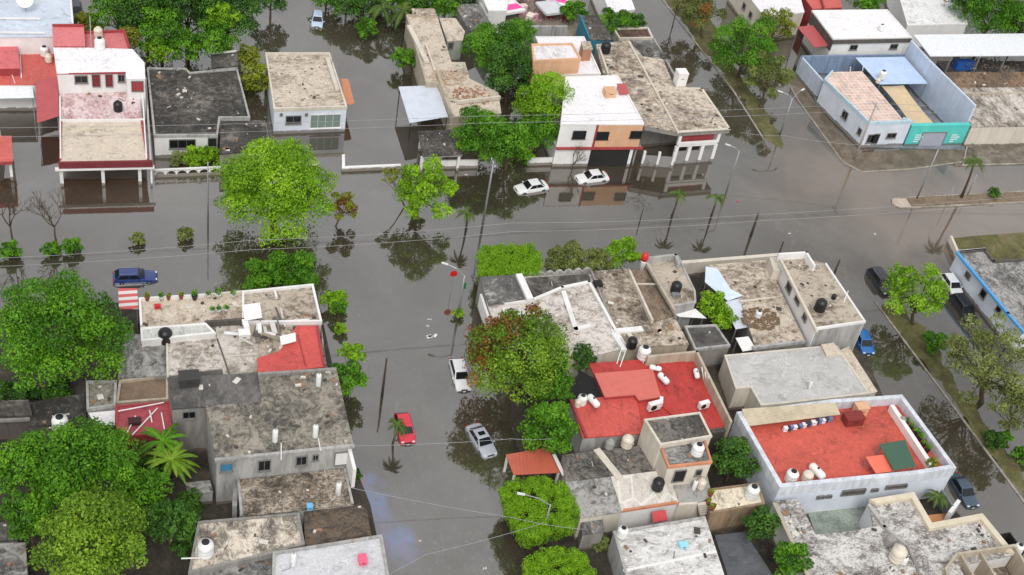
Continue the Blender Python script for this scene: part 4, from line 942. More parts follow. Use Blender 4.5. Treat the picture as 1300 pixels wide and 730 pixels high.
# corner house with balcony
h = House('house', 'corner house with a wide grime streaked roof, red balcony and white arcade', [(757, 57), (841, 75), (927, 164), (818, 164)], 5.0)
h.mass([(757, 57), (799, 52), (815, 72), (841, 76), (856, 111), (890, 112), (927, 164), (861, 168), (819, 160), (784, 97), (766, 94)], 5.0, WG, Rbeige(.56, .5, 1.6), base=4.4, wallname='roof_beam')
h.mass([(757, 57), (799, 52), (815, 72), (841, 76), (856, 111), (888, 112), (908, 143), (850, 147), (815, 150), (784, 97), (766, 94)], 4.5, WG, Rdirty())
h.strip([(799, 53), (861, 167)], 5.05, .25, .22, WC); h.strip([(761, 60), (772, 92)], 5.05, .5, .25, WC); h.strip([(858, 112), (891, 112), (926, 163), (861, 167)], 5.05, .12, .3, WC, 'roof_edge')
h.mass([(801, 52), (815, 72), (830, 78), (826, 62)], 4.0, WG, Rdark())
pl = h.plane((861, 168), (927, 164), 5.0); a_, d_, n_, L_ = pl; e0_, e1_ = .6, L_ - 1.2
facade(h, pl, e0_, e1_, 2.65, 3.0, WW, 'balcony_slab', .5, -.6); facade(h, pl, e0_, e1_, 3.0, 3.45, WW, 'balcony_railing', .08, -.1)
facade(h, pl, e0_ + .5, e1_ - .5, 3.2, 4.38, WRED, 'red_wall', .1, -.55)
for s in (e0_, e1_): facade(h, pl, s - .2, s + .2, 3.0, 4.42, WW, 'pillar', .3, -.4)
for k in range(4):
    s = e0_ + (e1_ - e0_) * k / 3; facade(h, pl, s - .22, s + .22, -.7, 2.66, WW, 'pillar', .35, -.5)
for k in range(3):
    s = e0_ + (e1_ - e0_) * (k + .5) / 3; facade(h, pl, s - (e1_ - e0_) / 6 + .25, s + (e1_ - e0_) / 6 - .25, -.6, 1.9, plain('grey_gate', (140, 138, 136), .7), 'gate', .05, -.3)
pl2 = h.plane((819, 165), (861, 168), 4.6)
for k in range(3): facade(h, pl2, .2 + k * 1.9, .5 + k * 1.9, -.7, 2.2, WW, 'pillar', .3, .9)
facade(h, pl2, .2, 4.3, -.6, 1.6, plain('grey_gate', (140, 138, 136), .7), 'gate', .05, 1.0)
crate(862, 107, 5.0, (1.4, 1.4, 2.0), WW, 'small white room on the edge of the grime streaked corner roof', 'roof_room', 'roof room')
wall('long white capped wall beside the right avenue at the back', [(823, 36), (858, 98)], 2.4, .3, WGR)
h = House('shed', 'low walled brown roof under the clipped bushes near the avenue', [(778, 37), (822, 36), (826, 48), (786, 49)], 2.6, 'shed')
h.mass([(778, 38), (822, 37), (828, 50), (786, 51)], 2.6, WC, roofmat((110, 84, 72), (92, 72, 62), (70, 56, 50), .5, .3), par=.25)
h = House('shed', 'grey slab roof with a dark square hatch behind the corner house', [(800, 52), (828, 52), (848, 76), (818, 79)], 3.2, 'shed')
h.mass([(801, 53), (829, 52), (846, 74), (819, 76)], 3.2, WG, Rgrey(.5, .3)); h.mass([(808, 60), (821, 59), (828, 67), (814, 68)], 3.4, WDK, Rdark(.2, .7))

# ================= top right compound
h = House('house', 'white house with a big clean white roof and black fascia at the top right', [(1031, 14), (1126, 13), (1157, 48), (1058, 50)], 5.4)
h.mass([(1031, 14), (1126, 13), (1157, 48), (1058, 50)], 5.4, WW, Rwhite(), par=.12)
h.strip([(1058, 51), (1157, 49)], 4.8, .6, .12, WDK, 'fascia'); h.strip([(1031, 16), (1058, 51)], 3.6, 1.7, .12, WDK, 'side_panel')
h.win((1058, 50), (1157, 48), 5.4, (1079, 57, 1088, 63)); h.win((1058, 50), (1157, 48), 5.4, (1130, 56, 1139, 62))
canopy('bright red sloping awning left of the clean white roof', [(1012, 34), (1032, 32), (1052, 58), (1034, 60)], [4.2, 4.4, 4.0, 3.8], SHR, posts=[0, 3], base=0)
h = House('house', 'red roofed house at the very top right of centre', [(1012, -20), (1062, -20), (1069, 10), (1034, 12)], 4)
h.mass([(1005, -25), (1062, -25), (1069, 9), (1032, 11)], 4, WRED, Rred(.8)); h.strip([(1038, -20), (1047, 11)], 4.05, .4, .2, WRED)
h = House('house', 'white roofed house with arched windows at the top beyond the avenue', [(940, -25), (1010, -25), (1021, 16), (972, 23)], 4.2)
h.mass([(932, -30), (1008, -30), (1021, 15), (972, 23)], 4.2, WC, Rwhite(.8))
for r in ((943, 3, 947, 13), (951, 14, 955, 24), (959, 26, 963, 36)): h.win((932, -30), (972, 23), 4.2, r, bars=0)
h = House('house', 'white house with a mould speckled roof at the top right', [(1140, -25), (1205, -25), (1228, 31), (1152, 33)], 4)
h.mass([(1135, -25), (1205, -25), (1228, 31), (1152, 33)], 4, WW, roofmat((226, 226, 224), (206, 204, 200), (130, 122, 112), .72, .15, 1.2), par=.15)
canopy('very wide white metal shed roof on thin posts at the right edge', [(1160, 44), (1345, 42), (1345, 70), (1181, 71)], [5.4, 5.4, 5.0, 5.0], plain('white_metal_roof', (222, 224, 226), .5), posts=[], cat='shed roof', name='shed_roof', th=.12)
sr = bpy.data.objects.get('shed_roof')
for x, y in ((1208, 72), (1244, 72), (1277, 72), (1310, 72)):
    p = P(x, y, 4.9); MB().box((p.x, p.y, 2.3), (.16, .16, 5.2)).build('post', GREYM, sr)
h = House('house', 'flat grey roof with white blotches and a white front below the wide metal shed', [(1200, 84), (1345, 84), (1345, 160), (1232, 161)], 3.3)
h.mass([(1190, 78), (1345, 78), (1345, 92), (1200, 92)], 1.6, WDK, Rdark(.4, .6, 2)); h.mass([(1200, 92), (1345, 92), (1345, 112), (1214, 112)], 2.9, WBE, roofmat((150, 124, 98), (112, 94, 76), (84, 74, 62), .5, .4, 2))
h.mass([(1214, 112), (1345, 111), (1345, 159), (1234, 161)], 3.3, WC, Rlight(.5, .35, 1.4)); h.strip([(1216, 118), (1345, 117)], 3.3, .2, .2, WBE)
rubble(1262, 95, 2.95, 44, 70, 'scraps and broken slabs on the brown strip under the metal shed', plain('brown_scrap', (140, 112, 88), .9, 0, .3))
crate(1221, 87, 1.7, (3.0, 1.2, 1.3), plain('blue_tarp', (40, 92, 170), .6), 'blue tarpaulin bundle under the wide metal shed', 'tarpaulin_bundle', 'tarpaulin')
h = House('house', 'white corner house with a pink tiled roof terrace', [(1047, 103), (1094, 92), (1146, 152), (1104, 158)], 3.7)
TILE = newmat('pink_tile'); _m, _nt, _b = TILE; v = tpos(_nt); br = _nt.nodes.new('ShaderNodeTexBrick'); _nt.links.new(v, br.inputs['Vector'])
br.inputs['Scale'].default_value = .9; br.inputs['Color1'].default_value = lin((214, 176, 158)); br.inputs['Color2'].default_value = lin((224, 194, 176)); br.inputs['Mortar'].default_value = lin((222, 214, 208)); br.inputs['Mortar Size'].default_value = .05; br.offset = 0; br.inputs['Brick Width'].default_value = .6; br.inputs['Row Height'].default_value = .6
_c = tmix(_nt, 1.0, br.outputs[0], tramp(_nt, tnoise(_nt, .8, 8, .7, .5, 3, v), [(.35, g(.72)), (.6, g(1.05))]), 'MULTIPLY'); _nt.links.new(_c, _b.inputs['Base Color']); _b.inputs['Roughness'].default_value = .8
h.mass([(1046, 103), (1056, 92), (1094, 91), (1146, 152), (1157, 156), (1103, 158)], 3.7, WB, TILE[0], par=.35, edges=[0, 3, 4, 5], parmat=wallmat((190, 214, 226), .2))
h.win((1046, 103), (1103, 158), 3.7, (1069, 140, 1077, 152)); h.win((1046, 103), (1103, 158), 3.7, (1089, 162, 1094, 172))
for r in ((1101, 171, 1108, 181), (1126, 169, 1137, 175)): h.win((1103, 158), (1157, 156), 3.7, r)
h.win((1103, 158), (1157, 156), 3.7, (1108, 170, 1115, 182), 'door', BLK, bars=0)
LBL = wallmat((204, 215, 232), .2); LBD = wallmat((140, 160, 186), .5)
wall('pale blue garden wall running back from the corner house', [(1018, 72), (1045, 102)], 3.0, .25, LBL)
wall('blue grey back wall of the compound below the white roof house', [(1019, 71), (1150, 69)], 3.2, .25, LBD)
wall('tall pale blue party wall rising above the sheltered yard', [(1158, 52), (1180, 76), (1238, 133)], 5.8, .3, LBL)
canopy('pale blue metal roof over the back of the compound yard', [(1086, 73), (1148, 72), (1178, 106), (1117, 107)], [3.7, 3.7, 3.4, 3.4], SHB, base=0)
# shade sail
ps = [P(1119, 109, 3.4), P(1147, 108, 3.4), P(1185, 156, 3.1), P(1157, 158, 3.1)]; sv = []; n8 = 10
for i in range(n8 + 1):
    for j in range(n8 + 1):
        u, v_ = i / n8, j / n8; q = ps[0].lerp(ps[1], u).lerp(ps[3].lerp(ps[2], u), v_); c4 = (ps[0] + ps[1] + ps[2] + ps[3]) / 4
        pin = .16 * (u * (1 - u) * 0 + 0) ; k = 4 * v_ * (1 - v_) * abs(2 * u - 1) * .12 + 4 * u * (1 - u) * abs(2 * v_ - 1) * .03; q = q.lerp(c4, k); q.z -= .5 * math.sin(math.pi * u) * math.sin(math.pi * v_); sv.append(q)
m = MB(); m.add(sv, [(i * 11 + j, i * 11 + j + 1, (i + 1) * 11 + j + 1, (i + 1) * 11 + j) for i in range(10) for j in range(10)])
sail = m.build('shade_sail', plain('beige_cloth', (204, 182, 148), .85), None, tuple(ps[0]), smooth=True); tag(sail, 'beige cloth shade sail stretched over the compound yard', 'shade sail'); so = sail.modifiers.new('s', 'SOLIDIFY'); so.thickness = .02
h = House('yard_front', 'turquoise street wall with a grey roller door beside the corner house', [(1158, 160), (1232, 159), (1232, 156), (1158, 157)], 3.3, 'wall')
h.mass([(1158, 160), (1232, 159), (1230, 156), (1156, 157)], 3.3, WT, WT)
h.win((1158, 160), (1232, 159), 3.3, (1168, 168, 1198, 187), 'roller_door', sheetmat((168, 172, 184), .2), bars=0)
for u in (1161, 1207):   # faint painted lettering on both sides of the door
    pl = h.plane((1158, 160), (1232, 159), 3.3)
    s0, z0_ = h.hit(pl, u + 1, 171)
    for k, (wd, dz) in enumerate(((.9, 0), (1.3, -.35), (1.1, -.7), (.7, -1.05))):
        facade(h, pl, s0, s0 + wd, z0_ + dz - .09, z0_ + dz + .09, plain('white_paint', (216, 232, 230), .8), 'painted_lettering', .006, .075)
for i, (x, y) in enumerate(((1117, 122), (1121, 130), (1126, 137), (1131, 146))): pot(x, y, .06, 'leafy pots lined up in the gap between terrace and shade sail', 'clay', 'pots in the compound gap')
ground_poly('yard', [(1020, 78), (1152, 76), (1226, 190), (1150, 188), (1100, 186), (1036, 132)], .07, groundmat('blue_grey_yard', (90, 96, 104), (128, 134, 142), (150, 154, 160)))

# ================= near left block
h = House('house', 'low terrace house lined with potted plants along the flooded street', [(177, 382), (308, 373), (308, 411), (179, 417)], 3.4)
h.mass([(177, 382), (261, 377), (261, 411), (179, 417)], 3.4, WC, Rbeige(.75, .2, 1.4), par=.35, edges=[0, 3], parmat=WW)
h.mass([(261, 377), (308, 373), (308, 411), (261, 411)], 3.4, WC, Rbeige(.6, .3, 1.4), par=.35, edges=[0], parmat=WC); h.strip([(262, 390), (306, 388)], 3.45, .15, .15, WC); h.strip([(262, 408), (308, 405)], 3.45, .6, .3, WDK, 'broken_wall')
h.mass([(179, 418), (261, 412), (273, 424), (180, 434)], 3.9, WW, roofmat((200, 200, 194), (180, 180, 174), (130, 128, 122), .7, .1), par=.12, parmat=WW)
for i, (x, y, k, lb) in enumerate([(187, 380, 'clay', 'clay pot at the left end of the terrace edge'), (205, 380, 'white', 'leafy white pot third along the terrace edge'), (214, 379, 'clay', 'clay pot with a yellowish plant in the middle of the terrace edge'), (230, 378, 'clay', 'clay pot right of the yellowish plant on the terrace edge'), (247, 379, 'black', 'black pot on the terrace edge above the beige floor'), (265, 377, 'white', 'white pot at the corner where the two terraces meet'), (277, 377, 'white', 'white pot on the edge of the second terrace'), (296, 377, 'white', 'white pot near the right end of the second terrace'), (269, 397, 'white', 'left pot of three in the row inside the second terrace'), (278, 396, 'white', 'middle pot of three in the row inside the second terrace'), (287, 395, 'white', 'right pot of three in the row inside the second terrace')]): pot(x, y + 1, 3.55, lb, k)
tank(181, 416, .3, 'black water tank behind the terrace at its left corner', scale=1.1); tank(193, 415, .3, 'black water tank second from the terrace corner', scale=1.1)
h = House('house', 'flat roof with whitewashed blotches and a white rim at the street corner', [(308, 373), (397, 364), (408, 411), (308, 412)], 3.5)
h.mass([(308, 373), (397, 364), (408, 411), (308, 412)], 3.5, WC, Rdirty(.58, .35, 1.5), par=.3, parmat=WW)
h.strip([(349, 369), (351, 376)], 3.55, .3, .2, WW); h.strip([(340, 409), (392, 405)], 3.55, .2, .15, WW)
cv = canopy('striped red and white awning at the left end of the pot lined terrace', [(150, 366), (174, 366), (176, 392), (151, 392)], [3.5, 3.5, 3.1, 3.1], None, posts=[2, 3], name='awning', cat='awning')
for o in cv.children:
    if o.name.startswith('roof_sheet'):
        st, nt_, b_ = newmat('striped_canvas'); wv = nt_.nodes.new('ShaderNodeTexWave'); wv.bands_direction = 'Y'; wv.inputs['Scale'].default_value = .42; nt_.links.new(tpos(nt_), wv.inputs['Vector'])
        nt_.links.new(tramp(nt_, wv.outputs[1], [(.48, lin((214, 206, 202))), (.52, lin((196, 92, 94)))]), b_.inputs['Base Color']); b_.inputs['Roughness'].default_value = .8; o.data.materials.clear(); o.data.materials.append(st)
h = House('house', 'grey roof with a curved white stain behind the pot lined terrace', [(159, 421), (273, 426), (282, 468), (150, 480)], 3.1)
h.mass([(159, 423), (213, 431), (214, 477), (150, 480)], 3.1, WG, Rgrey(.5, .4)); h.mass([(213, 431), (273, 424), (282, 468), (214, 477)], 3.25, WG, Rlight(.5, .35)); h.strip([(212, 431), (213, 477)], 3.3, .2, .2, WC)
h = House('house', 'smooth pale concrete roof between the curved stain roof and the bright red roof', [(274, 414), (325, 412), (327, 476), (286, 477)], 3.2)
h.mass([(274, 413), (326, 411), (328, 476), (284, 477), (276, 430)], 3.2, WC, Rlight(.45, .15, .6)); h.strip([(276, 430), (291, 474)], 3.25, .12, .12, WDK, 'parapet'); h.strip([(291, 452), (325, 449)], 3.22, .1, .12, WC)
h = House('house', 'bright red roof in the left block overlooking the flooded side street', [(377, 414), (404, 415), (412, 466), (327, 475)], 3.4)
h.mass([(377, 414), (403, 414), (412, 465), (328, 475), (327, 455), (355, 446)], 3.4, WRED, Rred(.85, col=(200, 84, 78)), par=.15, edges=[1]); h.strip([(378, 424), (388, 464)], 3.42, .05, .1, WRED, 'roof_seam')
h.mass([(326, 412), (378, 412), (378, 420), (356, 446), (327, 456)], 3.15, WG, Rdirty(.5, .4, 1.5))
h.mass([(408, 412), (414, 464), (420, 474), (410, 476)], 3.0, WW, Rgrey())
random.seed(9)
SC = [(196, 192, 186), (120, 112, 104), (90, 84, 80), (222, 222, 222), (150, 140, 120)]
for i in range(26):
    x, y = rnd(308, 362), rnd(412, 448); a = rnd(1.2, 1.8) + (0 if i % 3 else 1.5); p = P(x, y, 3.3); ln = rnd(.9, 2.6); q = (p.x + math.cos(a) * ln, p.y + math.sin(a) * ln, 3.35 + rnd(.1, .9))
    tag(MB().bar((p.x, p.y, 3.3 + rnd(0, .3)), q, rnd(.15, .55), .05).build('plank', plain('scrap_%d' % (i % 5), SC[i % 5], .85), None, (p.x, p.y, 3.3)), 'boards and sheets piled across the roof beside the bright red one', 'board', 'piled boards and sheets')
canopy('rumpled white tarpaulin sheet propped over the corner roof', [(307, 387), (330, 384), (333, 403), (311, 407)], [4.6, 4.9, 4.5, 4.2], CANV, posts=[0, 1, 2, 3], base=3.5, name='tarpaulin', cat='tarpaulin')
canopy('long white sheet lying at the head of the bright red roof', [(355, 427), (375, 422), (376, 433), (357, 438)], [3.9, 4.1, 3.9, 3.8], CANV, posts=[0, 1], base=3.4, name='tarpaulin', cat='tarpaulin')
crate(310, 430, 3.3, (1.1, .9, .9), WHITEP, 'white box on the smooth pale concrete roof beside the scrap')
h = House('house', 'brown concrete terrace above the small dusty red roof', [(152, 486), (213, 478), (213, 509), (148, 514)], 2.7)
h.mass([(152, 486), (213, 478), (213, 509), (148, 514)], 2.7, WBE, roofmat((140, 118, 98), (128, 108, 90), (112, 94, 80), .5, .1, .5), par=.3)
h = House('house', 'dusty red roof crossed by white pipes above the banana plant', [(147, 516), (215, 510), (218, 550), (149, 555)], 3.5)
h.mass([(147, 516), (215, 511), (218, 550), (149, 555)], 3.5, WRED, Rred(.6, .1, col=(172, 74, 84)), par=.1)
for i, (a, b) in enumerate([((150, 522), (208, 511)), ((168, 552), (200, 518)), ((190, 521), (193, 536)), ((205, 524), (209, 546)), ((161, 550), (172, 528))]): pipes([(*a, 3.75), (*b, 3.75)], 'white pipe lying on the dusty red roof', .06, group='pipes on the dusty red roof')
crate(171, 537, 3.6, (1.1, .7, .4), plain('dark_scrap', (60, 36, 34), .9), 'dark scrap heap under the pipes on the dusty red roof', 'scrap_box', 'scrap')
h = House('house', 'ribbed grey roof with hanging wires left of the brown terrace', [(110, 486), (148, 485), (146, 516), (111, 521)], 3.1)
h.mass([(110, 486), (148, 485), (146, 516), (111, 521)], 3.1, WGR, roofmat((150, 144, 132), (128, 122, 112), (96, 90, 82), .5, .4, 1.5), par=.2, parmat=WGR)
canopy('white sheet porch roof below the ribbed grey roof', [(112, 524), (146, 521), (146, 539), (121, 539)], [2.9, 2.9, 2.7, 2.7], CANV, base=.05)
h = House('house', 'dark moss covered roof behind the lowest left treetops', [(-60, 500), (108, 500), (109, 536), (-60, 545)], 2.8)
h.mass([(-60, 512), (36, 508), (40, 526), (-60, 530)], 3.1, WDK, Rdark(.4, .4)); h.mass([(36, 512), (108, 500), (109, 537), (36, 541)], 2.8, WDK, Rdark(.25, .8)); h.strip([(-60, 535), (36, 531)], 2.8, .3, .2, WG)
tank(77, 545, 2.9, 'white water tank on the dark moss covered roof', 'white', 1.6)
h = House('house', 'two storey house with a broad brown grey roof facing the flooded side street', [(213, 480), (427, 468), (448, 565), (275, 583)], 6.0)
RB = roofmat((156, 148, 134), (116, 110, 100), (72, 70, 66), .5, .5, .9)
h.mass([(213, 480), (328, 474), (333, 514), (262, 516), (219, 519)], 5.8, WG, roofmat((118, 114, 110), (96, 93, 90), (74, 72, 70), .45, .2, .7))
h.mass([(328, 474), (426, 467), (448, 565), (275, 583), (262, 516), (333, 511)], 6.0, WGR, RB)
h.strip([(330, 474), (425, 468)], 6.05, .3, .3, WG); h.strip([(275, 583), (448, 565)], 5.85, .22, .3, WGR, 'ledge')
for r in ((328, 584, 343, 597), (376, 579, 389, 590), (397, 577, 404, 584)): h.win((275, 583), (448, 565), 6.0, r, bars=1)
h.win((275, 583), (448, 565), 6.0, (280, 588, 295, 598), bars=1, pane=plain('blue_pane', (60, 130, 170), .3))
h.win((219, 519), (262, 516), 5.8, (232, 522, 248, 531), bars=1); h.win((275, 583), (448, 565), 6, (425, 574, 441, 590), 'white_panel', WW, bars=0)
h.strip([(443, 566), (450, 594)], 3.2, 2.4, .3, WW, 'corner_post')
h = House('house', 'mottled black and cream roof below the broad two storey roof', [(302, 610), (438, 596), (448, 640), (306, 656)], 3.1)
h.mass([(302, 610), (438, 596), (448, 640), (306, 656)], 3.1, WGR, Rdirty(.5, .65, 2.6), par=.14, edges=[1, 3])
h = House('house', 'dark brown roof sticking out towards the oily water', [(386, 646), (463, 641), (471, 681), (388, 694)], 2.8)
h.mass([(386, 646), (463, 641), (471, 681), (388, 694)], 2.8, WDK, roofmat((112, 96, 80), (88, 78, 68), (64, 58, 54), .45, .5, 1.2)); h.strip([(388, 672), (424, 668)], 2.85, .1, .1, WDK)
h = House('house', 'roof with peeling white paint holding the white tank at the bottom', [(251, 664), (379, 653), (385, 692), (240, 735)], 3.2)
h.mass([(252, 664), (379, 653), (386, 692), (347, 703), (268, 722), (240, 728)], 3.2, WG, roofmat((220, 208, 190), (150, 140, 126), (88, 86, 84), .56, .4, 1.5), par=.12)
h.mass([(268, 724), (345, 706), (345, 760), (262, 760)], 2.6, WG, Rgrey(.4, .3))
h = House('house', 'smooth whitish roof with a raised rim at the bottom of the left block', [(347, 704), (484, 682), (500, 760), (345, 760)], 3.4)
h.mass([(347, 704), (484, 682), (498, 762), (345, 770)], 3.4, WGR, roofmat((204, 204, 206), (192, 192, 194), (158, 158, 158), .7, .05, .8), par=.22, parmat=WGR); h.strip([(400, 738), (492, 716)], 3.42, .06, .1, WGR)
h = House('house', 'dirty grey roof in the bottom left corner below the trees', [(-60, 690), (34, 694), (40, 760), (-60, 760)], 2.6)
h.mass([(-60, 694), (32, 690), (36, 765), (-60, 770)], 2.6, WG, Rgrey(.45, .5)); h.mass([(-60, 668), (16, 664), (22, 686), (-60, 690)], 2.2, WGR, Rdark(.5, .4))
wall('short wall with a broken top in the dark gap below the two storey house', [(282, 604), (300, 602), (298, 640)], 2.0, .4, WGR)
crate(243, 560, .1, (1.3, 1.2, 2.2), plain('blue_barrel', (80, 140, 200), .5), 'blue cistern standing in the dark courtyard by the banana plant', 'cistern', 'cistern')
h = House('shed', 'low pale wall and slab in the dark yard right of the banana plant', [(228, 612), (266, 609), (268, 622), (232, 626)], 1.6, 'shed'); h.mass([(236, 613), (266, 610), (270, 624), (240, 628)], 1.6, WGR, Rgrey(.5, .5))
h = House('shed', 'small concrete lean-to with a door below the dark roof extension', [(226, 520), (256, 518), (259, 540), (230, 543)], 2.4, 'shed'); h.mass([(226, 533), (258, 531), (260, 542), (230, 545)], 2.0, WGR, Rgrey(.5, .4))

# ================= near right block, west part
h = House('house', 'whitewashed corner roof broken up by low white ridges', [(609, 352), (749, 347), (796, 441), (622, 390)], 3.3)
h.mass([(610, 354), (749, 348), (796, 441), (722, 459), (650, 460), (621, 392)], 3.3, WC, roofmat((214, 206, 198), (172, 160, 148), (104, 94, 84), .6, .32, 1.3))
h.mass([(609, 352), (656, 349), (674, 378), (621, 386)], 3.7, WG, roofmat((190, 186, 180), (110, 108, 104), (88, 86, 84), .3, .1, .8)); h.mass([(669, 353), (747, 348), (749, 356), (711, 363), (676, 377)], 3.45, WG, Rdark(.4, .3, .7))
h.strip([(660, 350), (672, 376)], 3.75, .35, .7, WW); h.strip([(642, 384), (676, 380), (714, 364), (748, 357), (787, 428)], 3.35, .25, .3, WW); h.strip([(716, 371), (731, 417), (747, 413)], 3.35, .2, .5, WW); h.strip([(640, 392), (644, 402), (677, 397)], 3.35, .2, .35, WW); h.strip([(611, 374), (621, 404)], 1.2, 1.8, .25, WW, 'side_wall')
h.strip([(694, 406), (712, 452)], 3.35, .25, .2, WC); h.strip([(780, 424), (792, 442)], 3.35, .3, .5, WW)
h = House('house', 'brown stained roof with a small black hatch next to the whitewashed corner roof', [(750, 344), (798, 341), (828, 409), (781, 420)], 3.4)
h.mass([(750, 345), (798, 341), (828, 408), (779, 419)], 3.4, WG, Rdirty(.5, .3, 1.5), par=.15, edges=[1, 3]); crate(759, 362, 3.4, (.9, .9, .35), BLK, 'small black hatch on the brown stained roof', 'roof_hatch', 'roof hatch')
h = House('house', 'narrow brown roof strip with a sloping ridge wall beside the black tank roof', [(800, 342), (824, 342), (856, 400), (829, 408)], 3.4)
h.mass([(800, 343), (824, 343), (856, 400), (829, 408)], 3.35, WG, roofmat((150, 130, 110), (120, 104, 88), (90, 80, 70), .5, .3, 1.2)); h.strip([(800, 344), (828, 405)], 3.4, .5, .25, WC); h.strip([(805, 360), (834, 360)], 3.4, .15, .15, WC)
h = House('house', 'higher grey brown roof carrying a lone black tank and a red topped chimney', [(818, 330), (861, 326), (882, 372), (854, 390)], 4.0)
h.mass([(820, 330), (861, 326), (882, 370), (883, 384), (854, 390)], 4.0, WGR, Rdirty(.6, .15, .8), par=.1); h.strip([(822, 327), (858, 323), (862, 334)], 4.0, .8, .3, WGR); h.strip([(822, 334), (856, 392)], 4.0, .35, .3, WBE)
h = House('house', 'mottled sandy roof between the brown strips and the red roof', [(780, 420), (856, 402), (874, 437), (795, 441)], 3.2)
h.mass([(780, 421), (856, 403), (874, 437), (795, 441)], 3.2, WBE, Rbeige(.45, .4, 1.6)); h.strip([(781, 420), (812, 417)], 3.25, .2, .7, WW)
wv = thing('garden_wall', 'scalloped old white wall between the shrubs and the whitewashed corner roof', 'wall', tuple(P(668, 352, 0))); a, b = P(667, 354, 2.2), P(750, 347, 2.2)
for k in range(7):
    q0, q1 = a.lerp(b, k / 7), a.lerp(b, (k + 1) / 7); m = MB(); pts = [(q0.lerp(q1, j / 8)) for j in range(9)]
    for j in range(8):
        hh = 2.6 + .45 * math.sin(math.pi * (j + .5) / 8); mid = (pts[j] + pts[j + 1]) / 2; m.bar((pts[j].x, pts[j].y, hh / 2), (pts[j + 1].x, pts[j + 1].y, hh / 2), .3, hh)
    m.build('scallop', WGR, wv)
rc = thing('chimney', 'white post with a rounded red top at the back of the black tank roof', 'chimney', tuple(P(816, 345, 3.5)))
p = P(817, 333, 4.4); MB().lathe([(.28, 0), (.3, 1.3), (.36, 1.5)], (p.x, p.y, 3.2), 14).build('post', WW, rc, smooth=True); MB().lathe([(.37, 0), (.42, .4), (.3, .85), (.08, 1.0)], (p.x, p.y, 4.72), 14).build('red_top', plain('red_paint', (200, 40, 44), .4), rc, smooth=True)
# red terrace house
h = House('house', 'largest bright red roof enclosed by beige walls in the right block', [(748, 462), (885, 452), (925, 540), (740, 555)], 3.5)
RR = Rred(.62, .1, col=(190, 64, 58)); RR2 = Rred(.65, .1, col=(204, 88, 78))
h.mass([(748, 462), (885, 452), (925, 540), (897, 544), (818, 551), (808, 503), (768, 505)], 3.5, WBE, RR)
h.mass([(724, 508), (808, 502), (818, 550), (740, 556)], 3.45, WGR, RR2); h.strip([(726, 510), (744, 553)], 3.5, .2, .25, WRED, 'ledge')
h.mass([(755, 475), (828, 469), (838, 504), (811, 508), (806, 501), (768, 504)], 3.9, WRED, sheetmat((208, 108, 96), .9, ang=1.3))
h.mass([(836, 455), (866, 454), (900, 541), (868, 541), (824, 500)], 3.62, WRED, RR)
h.strip([(824, 452), (885, 446), (928, 534)], 3.5, 1.3, .25, WBE, 'parapet', -1); h.mass([(897, 544), (925, 540), (928, 546), (899, 551)], 3.2, WDK, Rdark())
canopy('black shade cloth hanging beside the largest red roof', [(722, 492), (737, 470), (757, 482), (766, 503), (720, 507)], [3.0, 3.2, 3.4, 3.4, 3.0], BLK, posts=[0, 1], base=.05)
h = House('house', 'beige tower like house with dark flat roofs and an orange rim', [(818, 534), (888, 525), (903, 556), (838, 567)], 6.2)
h.mass([(818, 534), (888, 525), (903, 555), (838, 566)], 6.2, WC, Rdark(.5, .5, 1.2), par=.1); h.mass([(838, 568), (894, 559), (903, 588), (848, 594)], 5.7, WC, Rgrey(.5, .4, 1.2), par=.12, parmat=wallmat((206, 140, 104), .3))
h.win((848, 594), (903, 588), 5.7, (855, 597, 869, 611), 'door', BLK, bars=0); h.win((848, 594), (903, 588), 5.7, (883, 596, 890, 603), bars=0)
h.mass([(829, 600), (894, 592), (903, 630), (885, 640), (861, 642)], 3.0, WC, Rgrey(.5, .2), par=.08, edges=[3])
h.sheet([(888, 640), (902, 635), (904, 652), (890, 654)], [3.0, 3.0, 1.6, 1.6], Rgrey(.6, .2), 'stairs', .4)
for k in range(5): h.strip([(888 + k * .5, 640 + k * 2.9), (902 + k * .5, 637 + k * 2.9)], 3.0 - k * .28, .14, .3, WC, 'step')
h = House('house', 'long pale terrace with a crazy paved floor, orange rim and black drum', [(715, 577), (830, 598), (861, 638), (737, 657)], 3.2)
h.mass([(714, 578), (814, 566), (829, 598), (718, 611)], 3.2, WC, Rdark(.55, .45, 1.8)); h.mass([(718, 612), (776, 605), (790, 649), (737, 657)], 3.15, WC, Rgrey(.62, .3, 1.2)); h.mass([(776, 605), (829, 599), (846, 598), (861, 638), (790, 649)], 3.18, WW, Rlight(.8, .05, .8, tile=.55), par=.08, edges=[3], parmat=wallmat((206, 140, 104), .3))
h.strip([(760, 573), (785, 604)], 3.22, .08, .7, WC, 'roof_step')
h.mass([(738, 660), (764, 657), (767, 674), (740, 678)], 2.4, WG, Rgrey(.4, .3)); h.sheet([(828, 650), (845, 647), (848, 660), (829, 663)], [3.0, 3.0, 2.3, 2.3], plain('red_tile', (196, 74, 76), .7), 'awning', .1)
h = House('shed', 'small cream roof with a white tank beside the round green tree', [(899, 622), (962, 614), (970, 640), (902, 653)], 3.0, 'shed')
h.mass([(899, 622), (962, 614), (970, 640), (902, 652)], 3.0, wallmat((160, 136, 110), .6), roofmat((226, 214, 190), (204, 192, 170), (110, 102, 92), .66, .35, 1.6), par=.1)
h = House('house', 'mouldy white roof with a long crack at the bottom centre', [(779, 676), (895, 657), (925, 745), (800, 755)], 3.2)
h.mass([(779, 676), (895, 657), (928, 758), (803, 762)], 3.2, WGR, roofmat((218, 216, 212), (186, 182, 176), (110, 104, 98), .58, .3, .9), par=.12, edges=[3, 0]); h.strip([(793, 724), (908, 700)], 3.22, .05, .25, WW, 'roof_seam')
